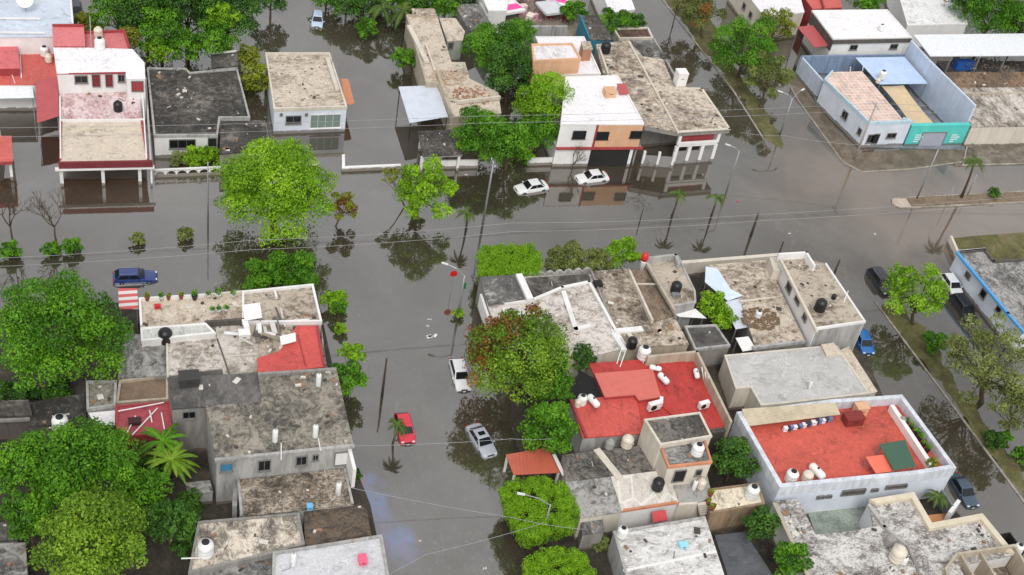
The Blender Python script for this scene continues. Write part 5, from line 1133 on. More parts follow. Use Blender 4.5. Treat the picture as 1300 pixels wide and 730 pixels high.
h = House('yard_slab', 'smooth dark grey slab in the bottom yard by the round bushes', [(909, 683), (943, 680), (985, 740), (930, 750)], 1.0, 'slab'); h.mass([(908, 680), (945, 676), (990, 745), (932, 755)], .9, WG, roofmat((104, 106, 110), (96, 98, 102), (84, 86, 90), .5, 0, .5))
canopy('small orange tiled porch roof hanging over the flooded side street', [(642, 577), (695, 568), (712, 600), (652, 603)], [2.6, 2.8, 2.8, 2.5], sheetmat((190, 98, 76), .35, ang=.2), base=-.4, cat='porch roof', name='porch_roof', postmat=WW, pw=.2)
canopy('white rail slab at the end of the orange tiled porch roof', [(701, 577), (705, 576), (718, 602), (714, 604)], 2.95, WW, base=-.2, posts=[0, 2], name='rail', cat='rail')

# ================= near right block, east part
h = House('house', 'upper roof with drifting grime and a white side wall with small windows', [(990, 328), (1048, 336), (1098, 409), (1036, 418)], 5.2)
h.mass([(990, 327), (1010, 327), (1048, 335), (1098, 409), (1036, 418)], 5.2, WW, Rdirty(.58, .3, 1.4), par=.12, edges=[2, 3]); h.strip([(991, 328), (1037, 418)], 5.2, .3, .3, WC)
facade(h, h.plane((1036, 418), (1098, 409), 5.2), .1, h.plane((1036, 418), (1098, 409), 5.2)[3] - .1, -.3, 5.0, WGR, 'rear_wall', .05)
for r in ((998, 358, 1006, 372), (1009, 374, 1017, 386), (1019, 398, 1025, 408)): h.win((990, 327), (1036, 418), 5.2, r, bars=0)
h.strip([(990, 322), (1024, 320), (1034, 336)], 5.2, .9, .25, WW)
h = House('house', 'lower patchy beige roof scattered with scrap left of the white side wall', [(903, 336), (980, 330), (1020, 432), (945, 424)], 3.0)
h.mass([(900, 337), (980, 330), (990, 340), (986, 360), (1022, 434), (960, 442), (950, 412), (941, 382), (931, 370)], 3.0, WG, Rbeige(.55, .42, 1.3)); h.strip([(958, 440), (1020, 432)], 2.9, .4, .3, WGR); h.strip([(940, 382), (984, 377)], 3.05, .1, .2, WC)
h.strip([(983, 330), (986, 340)], 3, 1.4, .9, WC, 'stack')
rubble(965, 405, 3.05, 26, 140, 'scrap wood and rags strewn on the lower patchy beige roof', plain('scrap_wood', (120, 98, 76), .95, 0, .4), size=.3)
wall('long beige boundary wall along the pavement behind the patchy roofs', [(862, 333), (988, 323)], 2.0, .5, WC)
SGL = plain('bluish_sheet', (206, 218, 234), .35)
canopy('bluish white curved awning over the passage by the leafy yard', [(896, 338), (911, 341), (928, 367), (943, 375), (924, 382), (895, 358)], [3.4, 3.4, 3.3, 3.2, 2.9, 2.9], SGL, posts=[0, 3, 5], base=.05)
canopy('pale metal sheet roof below the bluish curved awning', [(918, 384), (938, 379), (956, 414), (934, 418)], [3.0, 3.0, 2.7, 2.7], SHW, base=.05)
canopy('narrow white sheet roof left of the leafy yard', [(851, 394), (883, 392), (897, 404), (862, 402)], [3.0, 3.0, 2.7, 2.7], CANV, base=.05)
canopy('square white sheet roof at the corner of the light grey roof', [(934, 429), (950, 427), (960, 443), (943, 446)], [3.0, 3.0, 2.8, 2.8], CANV, base=.05)
h = House('shed', 'charcoal shed roof tucked above the largest red roof', [(870, 416), (908, 414), (926, 440), (882, 445)], 2.8, 'shed'); h.mass([(869, 416), (908, 414), (926, 440), (882, 445)], 2.8, WG, roofmat((104, 100, 96), (88, 85, 82), (72, 70, 68), .5, .2, .7), par=.18, parmat=WGR)
h = House('house', 'plain light grey roof left of the tiny beige strip roofs', [(920, 452), (1060, 438), (1101, 500), (945, 513)], 3.1)
h.mass([(920, 452), (1050, 440), (1062, 440), (1103, 500), (1000, 512), (966, 515), (953, 492), (934, 494)], 3.1, WC, roofmat((192, 190, 186), (180, 178, 174), (150, 146, 140), .6, .05, .7), par=.06)
h = House('shed', 'narrow beige strip roof behind the bright blue car', [(1062, 441), (1074, 436), (1100, 478), (1090, 484)], 2.6, 'shed'); h.mass([(1065, 446), (1077, 441), (1113, 497), (1104, 500)], 2.4, WC, Rbeige(.8, .1))
h = House('shed', 'short beige box roof under the tall rear wall', [(1040, 438), (1056, 436), (1064, 448), (1046, 450)], 2.9, 'shed'); h.mass([(1043, 438), (1058, 436), (1068, 450), (1050, 452)], 3.4, WC, Rbeige(.9, .05))
for i, x in enumerate((930, 926, 921)): crate(x + 8, 476 + i * 10, .1, (1.2, .9, .9), plain('gap_stuff_%d' % i, [(150, 40, 50), (110, 120, 134), (90, 92, 96)][i], .7), ['dark red box in the gap beside the light grey roof', 'grey blue bundle in the gap beside the light grey roof', 'dark grey bundle at the low end of the gap beside the light grey roof'][i])
# big white building with red terrace
h = House('building', 'large white building with a red roof terrace behind high parapets', [(938, 520), (1145, 502), (1213, 594), (990, 618)], 4.4, 'building')
h.mass([(936, 524), (1057, 508), (1145, 502), (1171, 537), (1213, 594), (1163, 602), (990, 619)], 3.7, WB, Rred(.6, .12, col=(204, 92, 76)), par=1.0, pt=.4, top=True, parmat=wallmat((216, 220, 226), .4))
h.strip([(1134, 516), (1181, 587)], 3.7, .9, .45, WW); 
h.sheet([(942, 519), (1060, 511), (1067, 526), (948, 541)], [5.0, 5.0, 4.6, 4.6], SHBE, 'corrugated_canopy', .06)
for r in ((1037, 629, 1046, 632), (1049, 628, 1055, 631), (1069, 621, 1097, 627), (1106, 620, 1114, 623), (1125, 615, 1150, 619)): h.win((990, 619), (1163, 602), 4.7, r, 'wall_slot', WDK, bars=0, out=.07)
canopy('dark green tarpaulin stretched on posts over the red roof terrace', [(1116, 564), (1149, 558), (1163, 592), (1135, 597)], [5.5, 5.5, 5.1, 5.1], plain('green_tarp', (62, 92, 74), .7), base=3.8, name='tarpaulin', cat='tarpaulin')
canopy('small tilted orange panel beside the dark green tarpaulin', [(1099, 580), (1122, 577), (1134, 598), (1112, 601)], [5.1, 5.1, 4.7, 4.7], plain('orange_panel', (224, 112, 88), .7), base=3.8, name='panel', cat='panel')
crate(1081, 536, 3.8, (2.0, 1.2, 1.0), plain('rusty_box', (126, 48, 44), .8), 'rust red box near the back wall of the red roof terrace', 'roof_hatch', 'roof hatch'); crate(1090, 525, 3.8, (1.3, 1, 1.2), WO, 'pale orange box against the back wall of the red roof terrace', 'roof_box')
# stained roofs bottom right
h = House('house', 'L shaped blotchy roof with a broad cream rim at the bottom right', [(1103, 638), (1158, 629), (1272, 692), (1040, 755)], 3.3)
CRM = wallmat((218, 206, 182), .15); RS = roofmat((212, 208, 202), (144, 138, 132), (92, 88, 84), .52, .42, 1.9)
h.mass([(1103, 638), (1158, 629), (1181, 668), (1245, 656), (1285, 705), (1216, 718), (1240, 765), (1045, 768), (1010, 690), (982, 638), (1012, 634), (1035, 680), (1075, 676), (1109, 670)], 3.3, WW, RS, par=.35, edges=[0, 1, 2, 3], pt=.55, parmat=CRM)
h.strip([(1150, 688), (1168, 728)], 3.35, .2, .2, WG); h.strip([(1104, 641), (1123, 668), (1150, 690)], 3.35, .3, .3, WGR)
h.strip([(984, 640), (1040, 760)], 3.35, .18, .35, WBE)
ground_poly('patio', [(1024, 646), (1100, 636), (1125, 660), (1040, 690)], .5, groundmat('green_patio', (120, 130, 120), (150, 160, 148), (166, 174, 162), .6, .6))
h = House('unroofed_rooms', 'roofless beige rooms cut open in the bottom right corner', [(1201, 718), (1214, 703), (1287, 693), (1320, 760)], 4.2, 'building')
h.mass([(1200, 722), (1214, 703), (1288, 692), (1330, 765), (1215, 775)], 1.6, WBE, Rdirty(), par=2.4, top=True, parmat=WBE)
h.strip([(1222, 706), (1245, 745)], 1.7, 2.2, .2, WBE, 'inner_wall'); h.strip([(1245, 700), (1272, 745)], 1.7, 2.2, .2, WBE, 'inner_wall')
h = House('courtyard', 'tiny walled garden court with an orange tiled edge and a palm', [(1164, 632), (1192, 640), (1206, 655), (1180, 662)], .8, 'courtyard')
h.mass([(1164, 636), (1190, 632), (1208, 656), (1181, 664)], .5, WC, YARD); h.sheet([(1178, 654), (1203, 651), (1207, 660), (1182, 665)], 1.0, plain('orange_tiles', (214, 152, 104), .8), 'tiled_step', .2)
wall('grey metal gate panels leaning over the tiny garden court', [(1196, 622), (1210, 642)], 2.4, .12, plain('grey_panel', (122, 130, 134), .6), 'gate_panel', 'gate')
wall('short white wall closing the tiny garden court on the street side', [(1207, 649), (1217, 636)], 2.4, .35, WW)
wall('dark railing box at the street edge of the blotchy cream rimmed roof', [(1262, 680), (1282, 676), (1300, 700)], 2.0, .12, DARKM, 'railing', 'railing')
wall('weathered party wall between the round green tree and the white building', [(942, 566), (990, 640), (1000, 690)], 1.4, .35, WGR)
# house at the right edge
h = House('house', 'single storey house at the right edge with a blue painted roof rim', [(1216, 320), (1250, 317), (1330, 420), (1280, 396)], 3.2)
h.mass([(1216, 320), (1250, 317), (1262, 332), (1345, 326), (1360, 440), (1300, 420), (1280, 397)], 3.2, WB, Rgrey(.55, .5, 2), par=.25, edges=[0], parmat=WW)
h.strip([(1216, 320), (1280, 397), (1300, 420)], 3.2, .3, .35, plain('blue_paint', (84, 156, 210), .7), 'blue_rim')
h.strip([(1218, 319), (1250, 316), (1262, 331), (1345, 326)], 3.2, .25, .3, WDK)
for r in ((1225, 345, 1233, 354), (1244, 366, 1253, 380), (1264, 388, 1272, 398)): h.win((1216, 320), (1280, 397), 3.2, r, bars=0)
wall('pale low garden wall running up to the blue rimmed house', [(1208, 300), (1216, 318)], 1.2, .3, WC)
# ================= things on the roofs
dish(33, 14, 6.1, 'big white dish on the pale grey warehouse roof', 0, 2.0)
tank(57, 70, 3.7, 'white tank on the far left red roof', 'white', 1.2); tank(62, 78, 3.7, 'cream tank on the far left red roof nearest the white house', 'cream', 1.0)
tank(125, 46, 6.0, 'terracotta coloured tank on the red rooftop rooms', 'cream', 1.2); tank(127, 61, 6.1, 'white tank at the back edge of the clean white two storey roof', 'white', 1.4)
tank(150, 140, 3.3, 'black drum on the pink stained roof strip', 'black', 1.2)
pipes([(116, 62, 6), (114, 20, 8.5)], 'tall thin antenna mast by the red rooftop rooms', .06, GREYM, 'antenna', 'antenna')
pipes([(421, 88, 3.4), (422, 58, 5.5)], 'thin pipe standing on the blue fronted house roof', .05, plain('rusty_pipe', (150, 130, 110), .8), 'antenna', 'antenna')
tank(768, 66, 5.1, 'black drum at the back of the grime streaked corner roof', 'black', 1.5)
tank(1119, 99, 3.8, 'tall white tank beside the pale blue metal roof', 'white', 1.2); tank(1114, 105, 3.8, 'cream tank on the pink tiled terrace edge', 'cream', .7)
for i, (x, y) in enumerate(((1079, 92), (1095, 90), (1069, 104), (1076, 112))): pipes([(x, y, 3.75), (x + 1, y - 7, 4.7)], 'short post on the pink tiled terrace', .07, WW, 'post', 'post', 'posts on the pink tiled terrace')
tank(1118, 38, 5.5, 'small white tank on the big clean white roof', 'white', .9)
tank(210, 433, 3.2, 'black tank astride the ridge of the curved stain roof', 'black', 1.5)
crate(240, 486, 5.9, (1.8, 1.3, 1.0), plain('dark_frame', (60, 58, 56), .8), 'dark cage like box on the grey roof below the curved stain', 'roof_box')
for i, (x, y, l) in enumerate([(349, 561, 'white upright cylinder left of centre on the broad brown grey roof'), (400, 555, 'white upright cylinder right of centre on the broad brown grey roof'), (404, 490, 'white upright cylinder at the top of the broad brown grey roof'), (429, 628, 'white upright cylinder on the mottled black and cream roof'), (372, 718, 'white upright cylinder on the smooth whitish roof')]): heater(x, y, 6.1 if y < 600 else (3.2 if y < 700 else 3.5), l, 1.1)
for a, b in (((357, 563), (357, 584)), ((404, 556), (407, 572))): pipes([(*a, 6.1), (*b, 6.1)], 'white drain pipe crossing to the front edge of the broad brown grey roof', .05, group='drain pipes on the broad roof')
crate(393, 646, 3.2, (.5, .5, .5), plain('blue_bucket', (110, 180, 220), .5), 'small light blue bucket on the mottled roof', 'bucket', 'bucket')
crate(460, 713, 3.5, (.7, .9, .5), plain('pink_cloth', (230, 100, 130), .7), 'pink box on the smooth whitish roof', 'box')
tank(261, 703, 3.3, 'white tank with black lid on the peeling paint roof', 'white', 1.55)
pipes([(230, 709, 3.4), (258, 708, 3.4)], 'white pipe sticking out beside the peeling paint roof tank', .06)
tank(857, 370, 4.1, 'lone black tank on the higher grey brown roof', 'black', 1.3); crate(857, 376, 4.1, (.8, .5, .4), GREYM, 'grey pump box beside the lone black tank', 'pump_box', 'pump')
tank(801, 440, 3.6, 'black tank at the top wall of the largest red roof', 'black', 1.2); tank(816, 454, 3.6, 'white tank on a stand at the top of the largest red roof', 'white', 1.5)
gastank(841, 485, 3.7, 'white gas cylinder in the middle of the largest red roof', 1.9, 1.2); gastank(831, 471, 3.7, 'cream gas cylinder near the top of the largest red roof', 2.7, 1.0)
acunit(829, 520, 3.7, 'boxy white unit on the red roof beside the tower house', .2, 1.5); acunit(892, 518, 3.8, 'boxy white unit on the right side of the largest red roof', .2, 1.3); acunit(838, 513, 3.7, 'white fan unit just above the tower house on the red roof', 1.2, 1.0)
tank(738, 512, 3.5, 'low white tank at the left corner of the lower red roof', 'white', 1.1); gastank(752, 514, 3.6, 'white gas cylinder at the left of the lower red roof', 1.9, 1.3); tank(733, 515, 3.5, 'cream tank at the very left edge of the lower red roof', 'cream', .8)
gastank(883, 478, 3.7, 'white gas cylinder against the right beige wall', 1.4, 1.0)
for i, (a, b) in enumerate([((783, 462), (790, 440)), ((787, 466), (794, 446))]): pipes([(*a, 3.7), (*b, 4.6)], 'thin white pipe rising at the top of the largest red roof', .05, group='pipes at the top of the red roof')
for i in range(3): pipes([(891 + i * 4, 466 + i * 6, 4.8), (894 + i * 4, 484 + i * 6, 3.6)], 'white pipe leaning on the right beige wall', .06, group='pipes leaning on the beige wall')
tank(884, 576, 5.8, 'white tank on the lower dark roof of the tower house', 'white', 1.3)
tank(834, 620, 3.3, 'black drum on the crazy paved terrace', 'black', 1.25); tank(889, 618, 3.1, 'cream tank on the small patio under the tower house', 'cream', 1.0); heater(880, 622, 3.1, 'white upright cylinder on the small patio under the tower house', .9)
tank(773, 568, 3.3, 'grey cement tank at the back of the long pale terrace', 'grey', 1.0); tank(795, 566, 3.3, 'cream cement tank at the back of the long pale terrace', 'cream', 1.3)
crate(841, 594, 3.3, (.6, .6, 1.0), plain('red_orange_box', (224, 84, 44), .7), 'red orange box by the wall of the tower house', 'box'); pot(836, 590, 3.3, 'leafy pot behind the red orange box', 'black'); crate(843, 606, 3.2, (.9, .7, .5), plain('teal_box', (130, 190, 180), .6), 'pale green box at the tower house corner', 'box')
for i, (x, y) in enumerate(((898, 640), (901, 630), (903, 648))): pot(x, y, 3.0, 'flowering pot beside the steps of the small patio', 'clay', 'pots beside the patio steps')
tank(953, 630, 3.1, 'white tank with black lid on the small cream roof', 'white', 1.4)
tank(789, 680, 3.3, 'white tank at the top left corner of the mouldy white roof', 'white', 1.1); crate(867, 693, 3.3, (.8, .6, .3), plain('light_blue_rag', (150, 210, 230), .8), 'pale blue cloth on the mouldy white roof', 'cloth', 'cloth')
tank(1003, 610, 3.8, 'left of the two white tanks on the red roof terrace', 'white', 1.35); tank(1023, 610, 3.8, 'right of the two white tanks on the red roof terrace', 'cream', 1.2); gastank(1035, 604, 3.8, 'white gas cylinder beside the two tanks on the red terrace', 1.9, 1.5)
tank(1143, 538, 3.8, 'grey cement tank near the right parapet of the red roof terrace', 'grey', .9)
for i, x in enumerate(range(996, 1054, 4)): crate(x, 547 - i * .9, 3.8, (rnd(.3, .6), .35, rnd(.3, .6)), plain('laundry_%d' % (i % 3), [(230, 230, 232), (60, 60, 66), (120, 130, 170)][i % 3], .8), 'bundles stored in a row under the corrugated canopy', 'bundle', 'bundle')['group'] = 'bundles under the corrugated canopy'
tank(1137, 710, 3.4, 'largest cream tank on the blotchy cream rimmed roof', 'cream', 1.6); tank(1128, 690, 3.4, 'grey cement tank on the blotchy cream rimmed roof', 'grey', 1.1); tank(1146, 714, 3.4, 'small white tank beside the largest cream tank', 'white', .8)
tank(1291, 700, 2, 'small white tank behind the roofless rooms', 'white', 1.0)
tank(1040, 393, 5.3, 'black tank lying by the small posts on the upper roof', 'black', 1.4); pipes([(1071, 384, 5.3), (1077, 369, 6.4)], 'thin white mast on the edge of the upper roof', .05, WW, 'antenna', 'antenna'); tank(1058, 379, 5.3, 'small dark tank in the middle of the upper roof', 'black', .6)
heater(1027, 493, 3.2, 'grey upright pipe stump on the plain light grey roof', .7)
tank(962, 402, 3.1, 'small white tank among the scrap on the patchy beige roof', 'white', .8)
for i in range(6): pot(1150 + i * 5.2, 538 + i * 7.2, 3.8, 'green pot plant in the strip behind the right parapet', 'black', 'plants behind the right parapet')
for i, (x, y, c, l) in enumerate([(281, 551 / 1.42, (200, 40, 44), 'small red box on the beige terrace floor')]): crate(200, 391, 3.5, (.6, .4, .4), plain('red_box', c, .6), l, 'box')

# ================= trees
tree(350, 240, 71, 5.6, 'lime', 'huge bright lime green tree standing in the water at the street corner', dens=1.1, big=18, small=7, pals=None)
tree(77, 427, 78, 6.2, 'mid', 'huge round green tree at the left edge of the near block', dens=1.1, big=20, small=8)
tree(32, 590, 46, 5.5, 'mid', 'green tree at the left frame edge above the lowest tree', dens=1); tree(105, 592, 62, 6.5, 'mid', 'tall green tree in the middle of the bottom left clump', dens=1.1, big=18, small=7)
tree(122, 688, 68, 6.6, 'oliveg', 'broad yellowish green tree at the bottom left', dens=1.1, big=18, small=7); tree(36, 655, 36, 5.0, 'mid', 'smaller green tree left of the broad yellowish one'); tree(216, 662, 34, 4.2, 'dark', 'shaded dark tree under the banana plant')
tree(182, 628, 34, 4.5, 'mid', 'green tree between the banana plant and the tall clump'); 
palm((216, 604), (217, 584), 4.4, 38, 'large banana plant with long arching leaves by the dusty red roof', 20, 'oliveg', .16, None, 'banana_plant', 1.7, .62)
palm((205, 575), (206, 560), 4.4, 36, 'smaller banana plant just behind the large one', 18, 'mid', .12, None, 'banana_plant', 1.7, .6)
shrub(240, 640, 20, 'dark', 'dark shrub at the foot of the shaded yard right of the banana plant', zc=1.2); shrub(236, 690, 20, 'dark', 'dark shrub beside the peeling paint roof corner', zc=1.2); shrub(20, 500, 22, 'dark', 'dark undergrowth beneath the huge round tree at the left edge', zc=1.0, wide=1.4); shrub(75, 498, 20, 'dark', 'dark undergrowth right beneath the huge round tree', zc=1.2)
shrub(178, 572, 18, 'olive', 'dull green shrub under the dusty red roof', zc=2.2); shrub(190, 600, 26, 'dark', 'dark shrub filling the yard left of the banana plants', zc=2)
tree(436, 262, 20, 2.6, 'rust', 'small yellow brown tree leaning out of the water right of the lime tree', dens=.7, loose=.5, base=(424, 288), big=9, sq=1.2, pals=('yellow', lambda l, c, R: l[4] > .36))
shrub(334, 352, 26, 'mid', 'green bush at the left under the lime tree', zc=1.6); shrub(372, 344, 32, 'mid', 'wide green bush right under the lime tree', wide=1.1, zc=1.8)
shrub(425, 382, 18, 'lime', 'round bush upper of two beside the rimmed corner roof'); shrub(433, 418, 9.5, 'lime', 'tiny round bush lower of two beside the rimmed corner roof')
tree(440, 480, 27, 2.8, 'mid', 'leafy tree squeezed between the bright red roof and the street', big=9, leaf=.28); tree(447, 448, 17, 3.6, 'lime', 'light green treetop rising above the bright red roof corner', big=7, leaf=.28)
shrub(432, 578, 7, 'dark', 'small weed at the foot of the two storey house'); shrub(451, 603, 9, 'dark', 'ivy patch at the lower corner of the two storey house', sq=1.4)
tree(537, 243, 42, 4.2, 'lime', 'loose airy tree leaning in the middle of the flooded crossing', dens=.75, loose=.7, base=(522, 268), leaf=.28, big=13, wide=1.1)
tree(497, 225, 15, 4.5, 'yellow', 'sparse yellow side tree left of the loose airy one', dens=.3, loose=.9, base=(517, 262), leaf=.26, big=6)
for (x, y, r, z, pl, l) in [(150, 12, 32, 6, 'mid', 'green tree leftmost of the top left wood'), (185, 8, 40, 8, 'dark', 'dark tall tree at the back of the top left wood'), (238, 6, 42, 9, 'dark', 'tallest dark tree in the middle of the top left wood'), (290, 14, 40, 8, 'dark', 'dark tree at the right end of the top left wood'), (205, 42, 30, 6.5, 'mid', 'green tree in front left of the top left wood'), (200, 66, 17, 4.5, 'lime', 'light green bush left in front of the blackened roof'), (236, 62, 20, 5, 'mid', 'round green treetop behind the blackened roof'), (272, 52, 26, 6, 'mid', 'green treetop right behind the blackened roof'), (283, 22, 20, 9, 'lime', 'light green treetop poking from the top left wood'), (316, 74, 16, 3.6, 'yellow', 'yellow green tree right of the blackened roof'), (325, 102, 19, 3.2, 'yellow', 'yellow green tree touching the blue fronted house'), (165, 50, 16, 5, 'yellow', 'yellow green tree beside the red rooftop rooms')]:
    tree(x, y, r * 1.08, z * .72, pl, l, dens=.95, leaf=.29, sq=1.0)
shrub(112, 32, 20, 'yellow', 'yellow green shrub behind the red rooftop rooms'); shrub(248, 200, 17, 'lime', 'green shrub left behind the arched garden wall'); shrub(268, 198, 14, 'lime', 'green shrub right behind the arched garden wall')
shrub(228, 203, 13, 'olive', 'dull shrub at the left behind the arched garden wall')
shrub(12, 318, 15, 'mid', 'clipped round shrub at the foot of the leftmost bare tree'); shrub(66, 316, 13, 'mid', 'clipped round shrub at the foot of the second bare tree'); shrub(91, 313, 14, 'mid', 'clipped round shrub standing right of the second bare tree')
shrub(174, 303, 10, 'olive', 'small lone shrub in the water above the blue car'); shrub(235, 297, 11, 'olive', 'small lone shrub in the water nearest the lime tree')
bare_tree((17, 308), 6.5, 'leftmost leafless tree standing in the flooded street', 3, r0=.13); bare_tree((72, 306), 5.5, 'second leafless tree from the left in the flooded street', 8, r0=.12, spread=.6)
bare_tree((726, 216), 2.6, 'leafless bush in the water before the white garage wall', 12, .55, 60); bare_tree((812, 238), 3.0, 'twiggy leafless bush standing in the water before the arcade', 15, .6, 0, r0=.05)
tree(467, 36, 15, 1.9, 'mid', 'round green tree in the flooded plot at the top', big=8); shrub(514, 75, 17, 'mid', 'dense round bush against the long crumbling house', zc=1.8)
palm((491, 30), (486, 10), 3.4, 26, 'dark palm on the left at the top of the flooded plot', 13); palm((514, 32), (512, 13), 3.4, 26, 'dark palm on the right at the top of the flooded plot', 13)
tree(440, 6, 22, 2.4, 'dark', 'dark tree at the top edge behind the sunken car'); tree(542, 2, 24, 3, 'dark', 'dark tree at the top edge above the crumbling house'); tree(566, 8, 17, 3, 'mid', 'round green treetop at the end of the crumbling house')
for (x, y, r, z, pl, l) in [(462, 2, 25, 2.2, 'dark', 'dark tree at the top edge left of the two dark palms'), (500, -6, 29, 2.2, 'mid', 'green tree at the top edge behind the two dark palms'), (528, 18, 20, 2.2, 'dark', 'dark tree against the back end of the crumbling house'), (590, -4, 23, 2.2, 'dark', 'dark tree at the top edge right of the crumbling house'), (415, -6, 23, 2.2, 'mid', 'green tree at the top edge above the pale blue car')]:
    tree(x, y, r, z, pl, l, leaf=.28)
tree(344, -2, 24, 3, 'dark', 'dark tree at the top edge right of the wood', dens=.8)
tree(632, 62, 41, 5, 'mid', 'large green tree left of the orange rooftop room', big=16); tree(648, 92, 40, 4.6, 'dark', 'darker tree in the middle of the garden by the garage house', big=14); tree(663, 40, 18, 5, 'mid', 'small green tree below the long grey yard wall')
tree(690, 133, 34, 5, 'lime', 'light green tree touching the white garage house', dens=1.1, big=18, sq=1.45); tree(610, 172, 38, 3.8, 'mid', 'dense green front garden tree on the left', big=14); tree(648, 184, 36, 3.6, 'mid', 'dense green front garden tree on the right', big=14); tree(688, 168, 24, 4.0, 'mid', 'green tree below the light green one before the garage house')
hedge([(607, 322), (612, 309), (676, 308), (687, 322), (687, 345), (620, 349), (609, 345)], 1.2, 3.2, 'box clipped bright green tree at the corner of the flooded crossing')
hedge([(637, 616), (646, 607), (706, 603), (722, 620), (738, 654), (732, 663), (676, 680), (664, 676), (644, 648)], 1.5, 3.6, 'large box clipped tree pierced by a street lamp')
hedge([(664, 722), (672, 705), (692, 696), (716, 693), (738, 699), (751, 713), (756, 735), (740, 756), (680, 758)], 1.3, 3.1, 'rounded clipped tree at the bottom edge below the lamp')
shrub(722, 334, 28, 'olive', 'mixed olive shrub behind the scalloped wall', wide=1.2, zc=1.4); shrub(758, 333, 20, 'olive', 'dull green shrub between the mixed shrub and the bright one', zc=1.4); shrub(792, 322, 23, 'lime', 'bright green bush beside the red topped post', zc=1.9)
tree(657, 455, 66, 5.4, 'oliveg', 'huge tree with rusty upper leaves beside the long white car', dens=1.1, big=20, small=8, pals=('rust', lambda l, c, R: (l[1] - c.y) - (l[0] - c.x) * .75 > .15 * R and l[4] > .42))
tree(697, 545, 38, 4.6, 'mid', 'drooping feathery green tree below the rusty topped one', droop=.8, dens=1.2, leaf=.3); tree(740, 455, 18, 3.4, 'dark', 'small dark green tree at the head of the black shade cloth')
tree(700, 485, 32, 4.8, 'mid', 'green tree joining the rusty topped and the drooping tree', dens=1)
tree(905, 388, 19, 3.0, 'lime', 'upper leafy bush in the passage by the bluish awning', leaf=.26); tree(918, 405, 18, 2.6, 'lime', 'lower leafy bush in the passage by the pale metal sheet', leaf=.26)
tree(932, 584, 29, 3.4, 'dark', 'round dark green tree beside the small cream roof', leaf=.28, dens=1.2); tree(966, 665, 23, 3.0, 'dark', 'round dark bush by the dark grey slab', leaf=.28); tree(1005, 712, 27, 3.0, 'mid', 'round green bush at the bottom edge left of the blotchy roof', leaf=.28)
shrub(762, 690, 14, 'olive', 'weeds in the gap above the rounded clipped tree', zc=.4)
tree(1165, 372, 42, 4.6, 'lime', 'airy light green tree between the avenue cars', dens=.6, loose=.55, base=(1160, 412), leaf=.28, big=15); shrub(1187, 435, 17, 'mid', 'small bushy shrub on the grass strip', zc=1.3)
tree(1254, 462, 60, 6, 'olive', 'wide thin crowned spreading tree at the right edge', dens=.45, loose=.85, base=(1248, 510), leaf=.26, big=24); tree(1288, 520, 34, 4.4, 'olive', 'second thin crowned tree low at the right frame edge', dens=.45, loose=.9, base=(1280, 552), leaf=.26, big=14)
shrub(1262, 560, 16, 'dark', 'low dark bush on the lower grass strip', zc=.6); shrub(1296, 578, 13, 'mid', 'green bush at the right frame edge'); shrub(1276, 555, 10, 'mid', 'small bush beside the half bare trees')
tree(948, 62, 44, 4.6, 'mid', 'full green tree on the avenue strip', dens=.75, loose=.45, big=15); tree(975, 96, 32, 4.2, 'olive', 'olive thin tree below the full one on the avenue strip', dens=.6, loose=.8, base=(965, 138), big=10)
tree(890, 14, 32, 4, 'olive', 'brownish thin tree at the top of the avenue', dens=.7, loose=.8, base=(893, 48), big=10, pals=('rust', lambda l, c, R: l[4] > .6)); tree(985, 32, 26, 4, 'yellow', 'yellowish tree behind the red awning', dens=.6, loose=.4)
tree(862, 2, 14, 4, 'olive', 'thin tree at the upper end of the avenue kerb', dens=.4, loose=.7)
tree(1262, 18, 40, 5.5, 'mid', 'large green tree at the top right corner', dens=1); tree(1300, 40 - 14, 30, 5, 'dark', 'dark tree at the right end of the top edge'); tree(1100, 0, 24, 5, 'mid', 'green tree behind the big clean white roof', dens=.9); tree(1232, 4, 26, 6, 'dark', 'dark tree behind the speckled white roof')
shrub(1167, 36, 12, 'olive', 'scrubby bush left before the speckled white roof'); shrub(1205, 38, 14, 'dark', 'scrubby bush right before the speckled white roof')
shrub(730, 14, 16, 'mid', 'low hedge bush at the left by the market yard', wide=1.5, zc=2.2); shrub(782, 28, 20, 'mid', 'big bush above the brown roofed shed', wide=1.3, zc=3.2); shrub(808, 27, 13, 'dark', 'darker bush at the right end above the brown roofed shed', zc=3)
shrub(1262, 245, 9, 'dark', 'small dark bush on the median of the side road', leaf=.2)
shrub(582, 398, 8, 'lime', 'bright weed at the foot of the leaning street lamp', leaf=.2); shrub(572, 348, 12, 'dark', 'creeper under the head of the leaning street lamp', zc=5.0, leaf=.2) if False else None
shrub(1183, 588, 9, 'yellow', 'yellow green plant at the terrace corner', zc=4.4, leaf=.2)
palm((592, 290), (592, 270), 3.6, 17, 'small palm beside the tall crossing pole', 12); palm((853, 274), (862, 246), 4.0, 15, 'left palm of the pair in the flooded street', 12); palm((903, 274), (910, 250), 4.0, 16, 'right palm of the pair in the flooded street', 12)
palm((1221, 250), (1238, 204), 7.2, 19, 'tallest palm on the median of the side road', 13, trunk_r=.16); palm((498, 563), (505, 539), 3.0, 18, 'small palm overlapping the red car', 12, trunk_r=.1); palm((1200, 655), (1190, 630), 2.8, 22, 'small palm in the tiny garden court', 12)
tree(430, 392, 10, 1.4, 'mid', 'low branches between the two round kerb bushes', big=6, leaf=.24)
shrub(640, 204, 10, 'olive', 'twiggy shrub under the right front garden tree', leaf=.2, dens=.5)

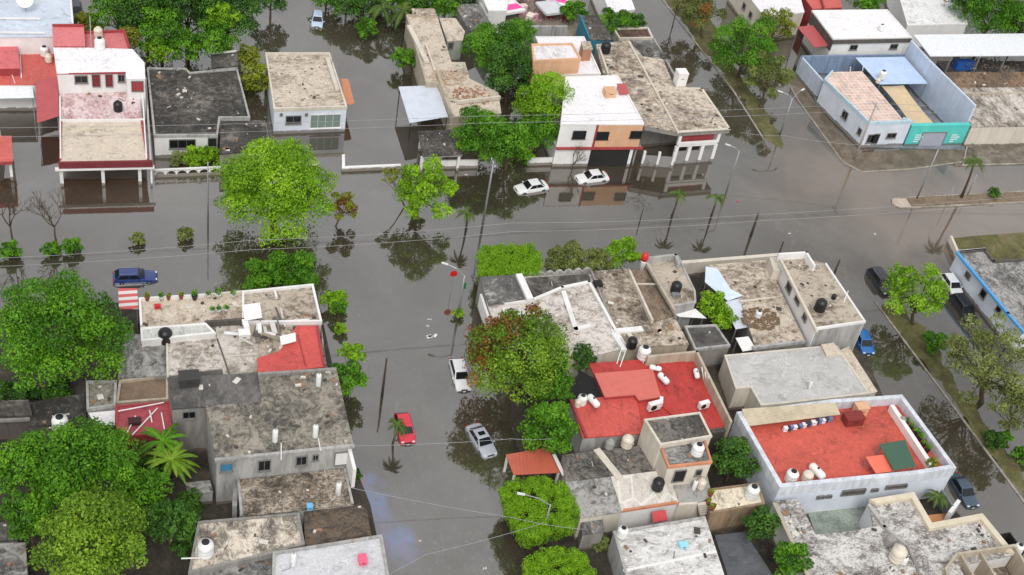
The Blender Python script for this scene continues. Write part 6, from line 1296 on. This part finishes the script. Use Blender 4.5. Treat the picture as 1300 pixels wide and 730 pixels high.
# ================= vehicles
car((657, 242), (692, 236), 'sedan', (232, 232, 230), 'white sedan at the left of two, half sunk before the front garden trees')
car((730, 229), (773, 224), 'sedan', (234, 234, 234), 'white sedan with dark windows parked before the black garage opening')
car((199, 352), (144, 354), 'wagon', (40, 62, 120), 'deep blue estate car half sunk beside the striped awning', roofrails=True)
car((591, 503), (577, 452), 'wagon', (234, 234, 234), 'long white car with its nose down the street by the rusty topped tree')
car((519, 568), (508, 524), 'hatch', (214, 44, 62), 'red hatchback passing the small palm')
car((623, 580), (599, 541), 'sedan', (176, 180, 188), 'silver grey sedan wading below the long white car')
car((1128, 376), (1106, 345), 'suv', (44, 46, 52), 'dark off-road car on the avenue left of the airy tree')
car((1232, 408), (1212, 380), 'suv', (30, 31, 34), 'black car parked by the blue rimmed house')
car((1216, 376), (1198, 350), 'hatch', (224, 226, 226), 'white car half hidden behind the airy tree')
car((1101, 448), (1090, 424), 'hatch', (38, 104, 170), 'bright blue car behind the grimy rear wall')
car((1232, 640), (1212, 608), 'sedan', (62, 78, 94), 'blue grey car under the corner of the white building')
car((402, 38), (404, 16), 'hatch', (186, 206, 226), 'pale blue car stranded in the flooded plot at the top')
car((1200, 142), (1184, 122), 'sedan', (40, 44, 50), 'dark car under the shade sail yard wall', z=.1)
car((98, 22), (96, 8), 'hatch', (40, 42, 46), 'dark car behind the warehouse edge')

# ================= poles, lamps and cables
A = 1.6
pole((990, 172), (1003, 124), 'grey double armed street lamp on the avenue corner', GREYM, .11, arms=[(-1.2, .7, .5), (1.5, .9, .6)], name='street_lamp', cat='street lamp')
pole((1085, 202), (1113, 130), 'tall concrete pole before the white corner house', cross=[(0, 1, .4, 1.8)])
pole((1164, 252), (1192, 190), 'slim pole before the turquoise wall', GREYM, .1)
pole((613, 284), (620, 203), 'tall pole beside the front garden trees', GREYM, .12, cross=[(0, 1, .3, 1.6)])
pole((581, 402), (590, 350), 'leaning street lamp with a long arm by the bright weed', GREYM, .12, arms=[(-1.6, .9, .8)], name='street_lamp', cat='street lamp')
pole((485, 503), (491, 455), 'dark wooden pole above the red car', WOODP, .12)
pole((953, 300), (963, 271), 'thick dark pole in the water by the palms', WOODP, .15)
pole((264, 283), (265, 205), 'thin grey pole in the water left of the lime tree', GREYM, .08)
pole((922, 244), (933, 190), 'light grey street lamp before the arcade corner', GREYM, .09, arms=[(-1.0, .6, .4)], name='street_lamp', cat='street lamp')
pole((686, 690), (692, 645), 'street lamp growing out of the box clipped tree', GREYM, .09, arms=[(-2.2, .8, .7)], name='street_lamp', cat='street lamp', z=5.4)
pole((988, 325), (994, 306), 'short dark pole behind the patchy roofs', WOODP, .1); pole((1058, 350), (1066, 330), 'short dark pole beside the upper grimy roof', WOODP, .12); pole((812, 282), (816, 268), 'stub of a post standing in the water of the wide street', WOODP, .07, name='post', cat='post')
pole((1228, 248), (1240, 222), 'short white post on the median next to the tallest palm', GREYM, .07, name='post', cat='post'); pole((1200, 262), (1209, 236), 'thin sign post on the median', GREYM, .05, name='sign_post', cat='sign post')
sg = thing('stop_sign', 'round red sign hanging beside the leaning street lamp', 'sign', tuple(P(572, 372, 0))); p = P(572, 372, 0); MB().tube([(p.x, p.y, -.4), (p.x, p.y, 2.9)], .04, 8).build('post', GREYM, sg)
q = [(p.x + .42 * math.cos(math.pi / 8 + k * math.pi / 4), p.y - .05, 2.75 + .42 * math.sin(math.pi / 8 + k * math.pi / 4)) for k in range(8)]
MB().add(q + [(x, y + .03, z) for x, y, z in q], [tuple(range(8)), tuple(range(15, 7, -1))] + [(k, (k + 1) % 8, 8 + (k + 1) % 8, 8 + k) for k in range(8)]).build('sign_plate', plain('sign_red', (206, 30, 36), .4), sg)
sg = thing('street_sign', 'small green street name plate on a post by the leaning lamp', 'sign', tuple(P(585, 385, 0))); p = P(585, 385, 0); MB().tube([(p.x, p.y, -.4), (p.x, p.y, 2.6)], .04, 8).build('post', GREYM, sg); MB().box((p.x, p.y - .05, 2.5), (.5, .04, .9)).build('sign_plate', plain('sign_green', (30, 120, 80), .5), sg)
cable([(-80, 163), (620, 147), (1113, 131), (1400, 138)], 9.0, 'upper of the two cables crossing the top row of houses'); cable([(-80, 175), (620, 156), (1110, 139), (1400, 146)], 8.4, 'lower of the two cables crossing the top row of houses')
cable([(-80, 331), (320, 305), (650, 283), (970, 272), (1400, 240)], 8.6, 'upper of the two cables over the wide flooded street'); cable([(-80, 341), (320, 317), (650, 294), (970, 280), (1400, 248)], 8.0, 'lower of the two cables over the wide flooded street')
cable([(451, 566), (650, 557), (705, 556)], 5.5, 'single wire crossing the side street at the silver grey sedan', .02, .3); cable([(440, 618), (650, 657), (740, 672)], 5.5, 'single wire crossing the side street over the oily water', .02, .3); cable([(430, 760), (540, 704), (690, 664)], 5.5, 'slack wire at the very bottom of the side street', .02, .3)
cable([(940, 168), (994, 172), (1090, 184)], 5.0, 'short wire from the avenue to the white corner house', .02, .3)
cable([(500, 130), (700, 118), (960, 102)], 9, 'faint cable above the white garage roof', .015, .4) if False else None
# floating litter
random.seed(31)
LIT = [(545, 405, 'white plastic bag floating at the upper crossing'), (543, 414, 'second white scrap floating under the upper one'), (548, 429, 'largest pale foam lump floating in the side street'), (615, 722, 'white scrap floating at the bottom of the side street'), (534, 686, 'small scrap floating near the oily water'), (1002, 296, 'pinkish scrap floating near the short dark poles'), (937, 256, 'tiny red scrap floating near the avenue lamp'), (592, 222, 'white goose shaped scrap floating by the garden wall'), (1110, 297, 'white scrap floating at the wide crossing')]
for i, (x, y, l) in enumerate(LIT):
    p = P(x, y, 0); m = MB(); k = (.3 if i == 2 else .1)
    for j in range(5): m.box((p.x + rnd(-k, k) * 1.6, p.y + rnd(-k, k), .02), (k * rnd(.7, 1.6), k * rnd(.5, 1), .08), rnd(0, 3))
    tag(m.build('floating_litter', plain('litter_white' if i != 6 else 'litter_red', (226, 222, 216) if i != 6 else (220, 60, 70), .7), None, (p.x, p.y, 0)), l, 'litter')
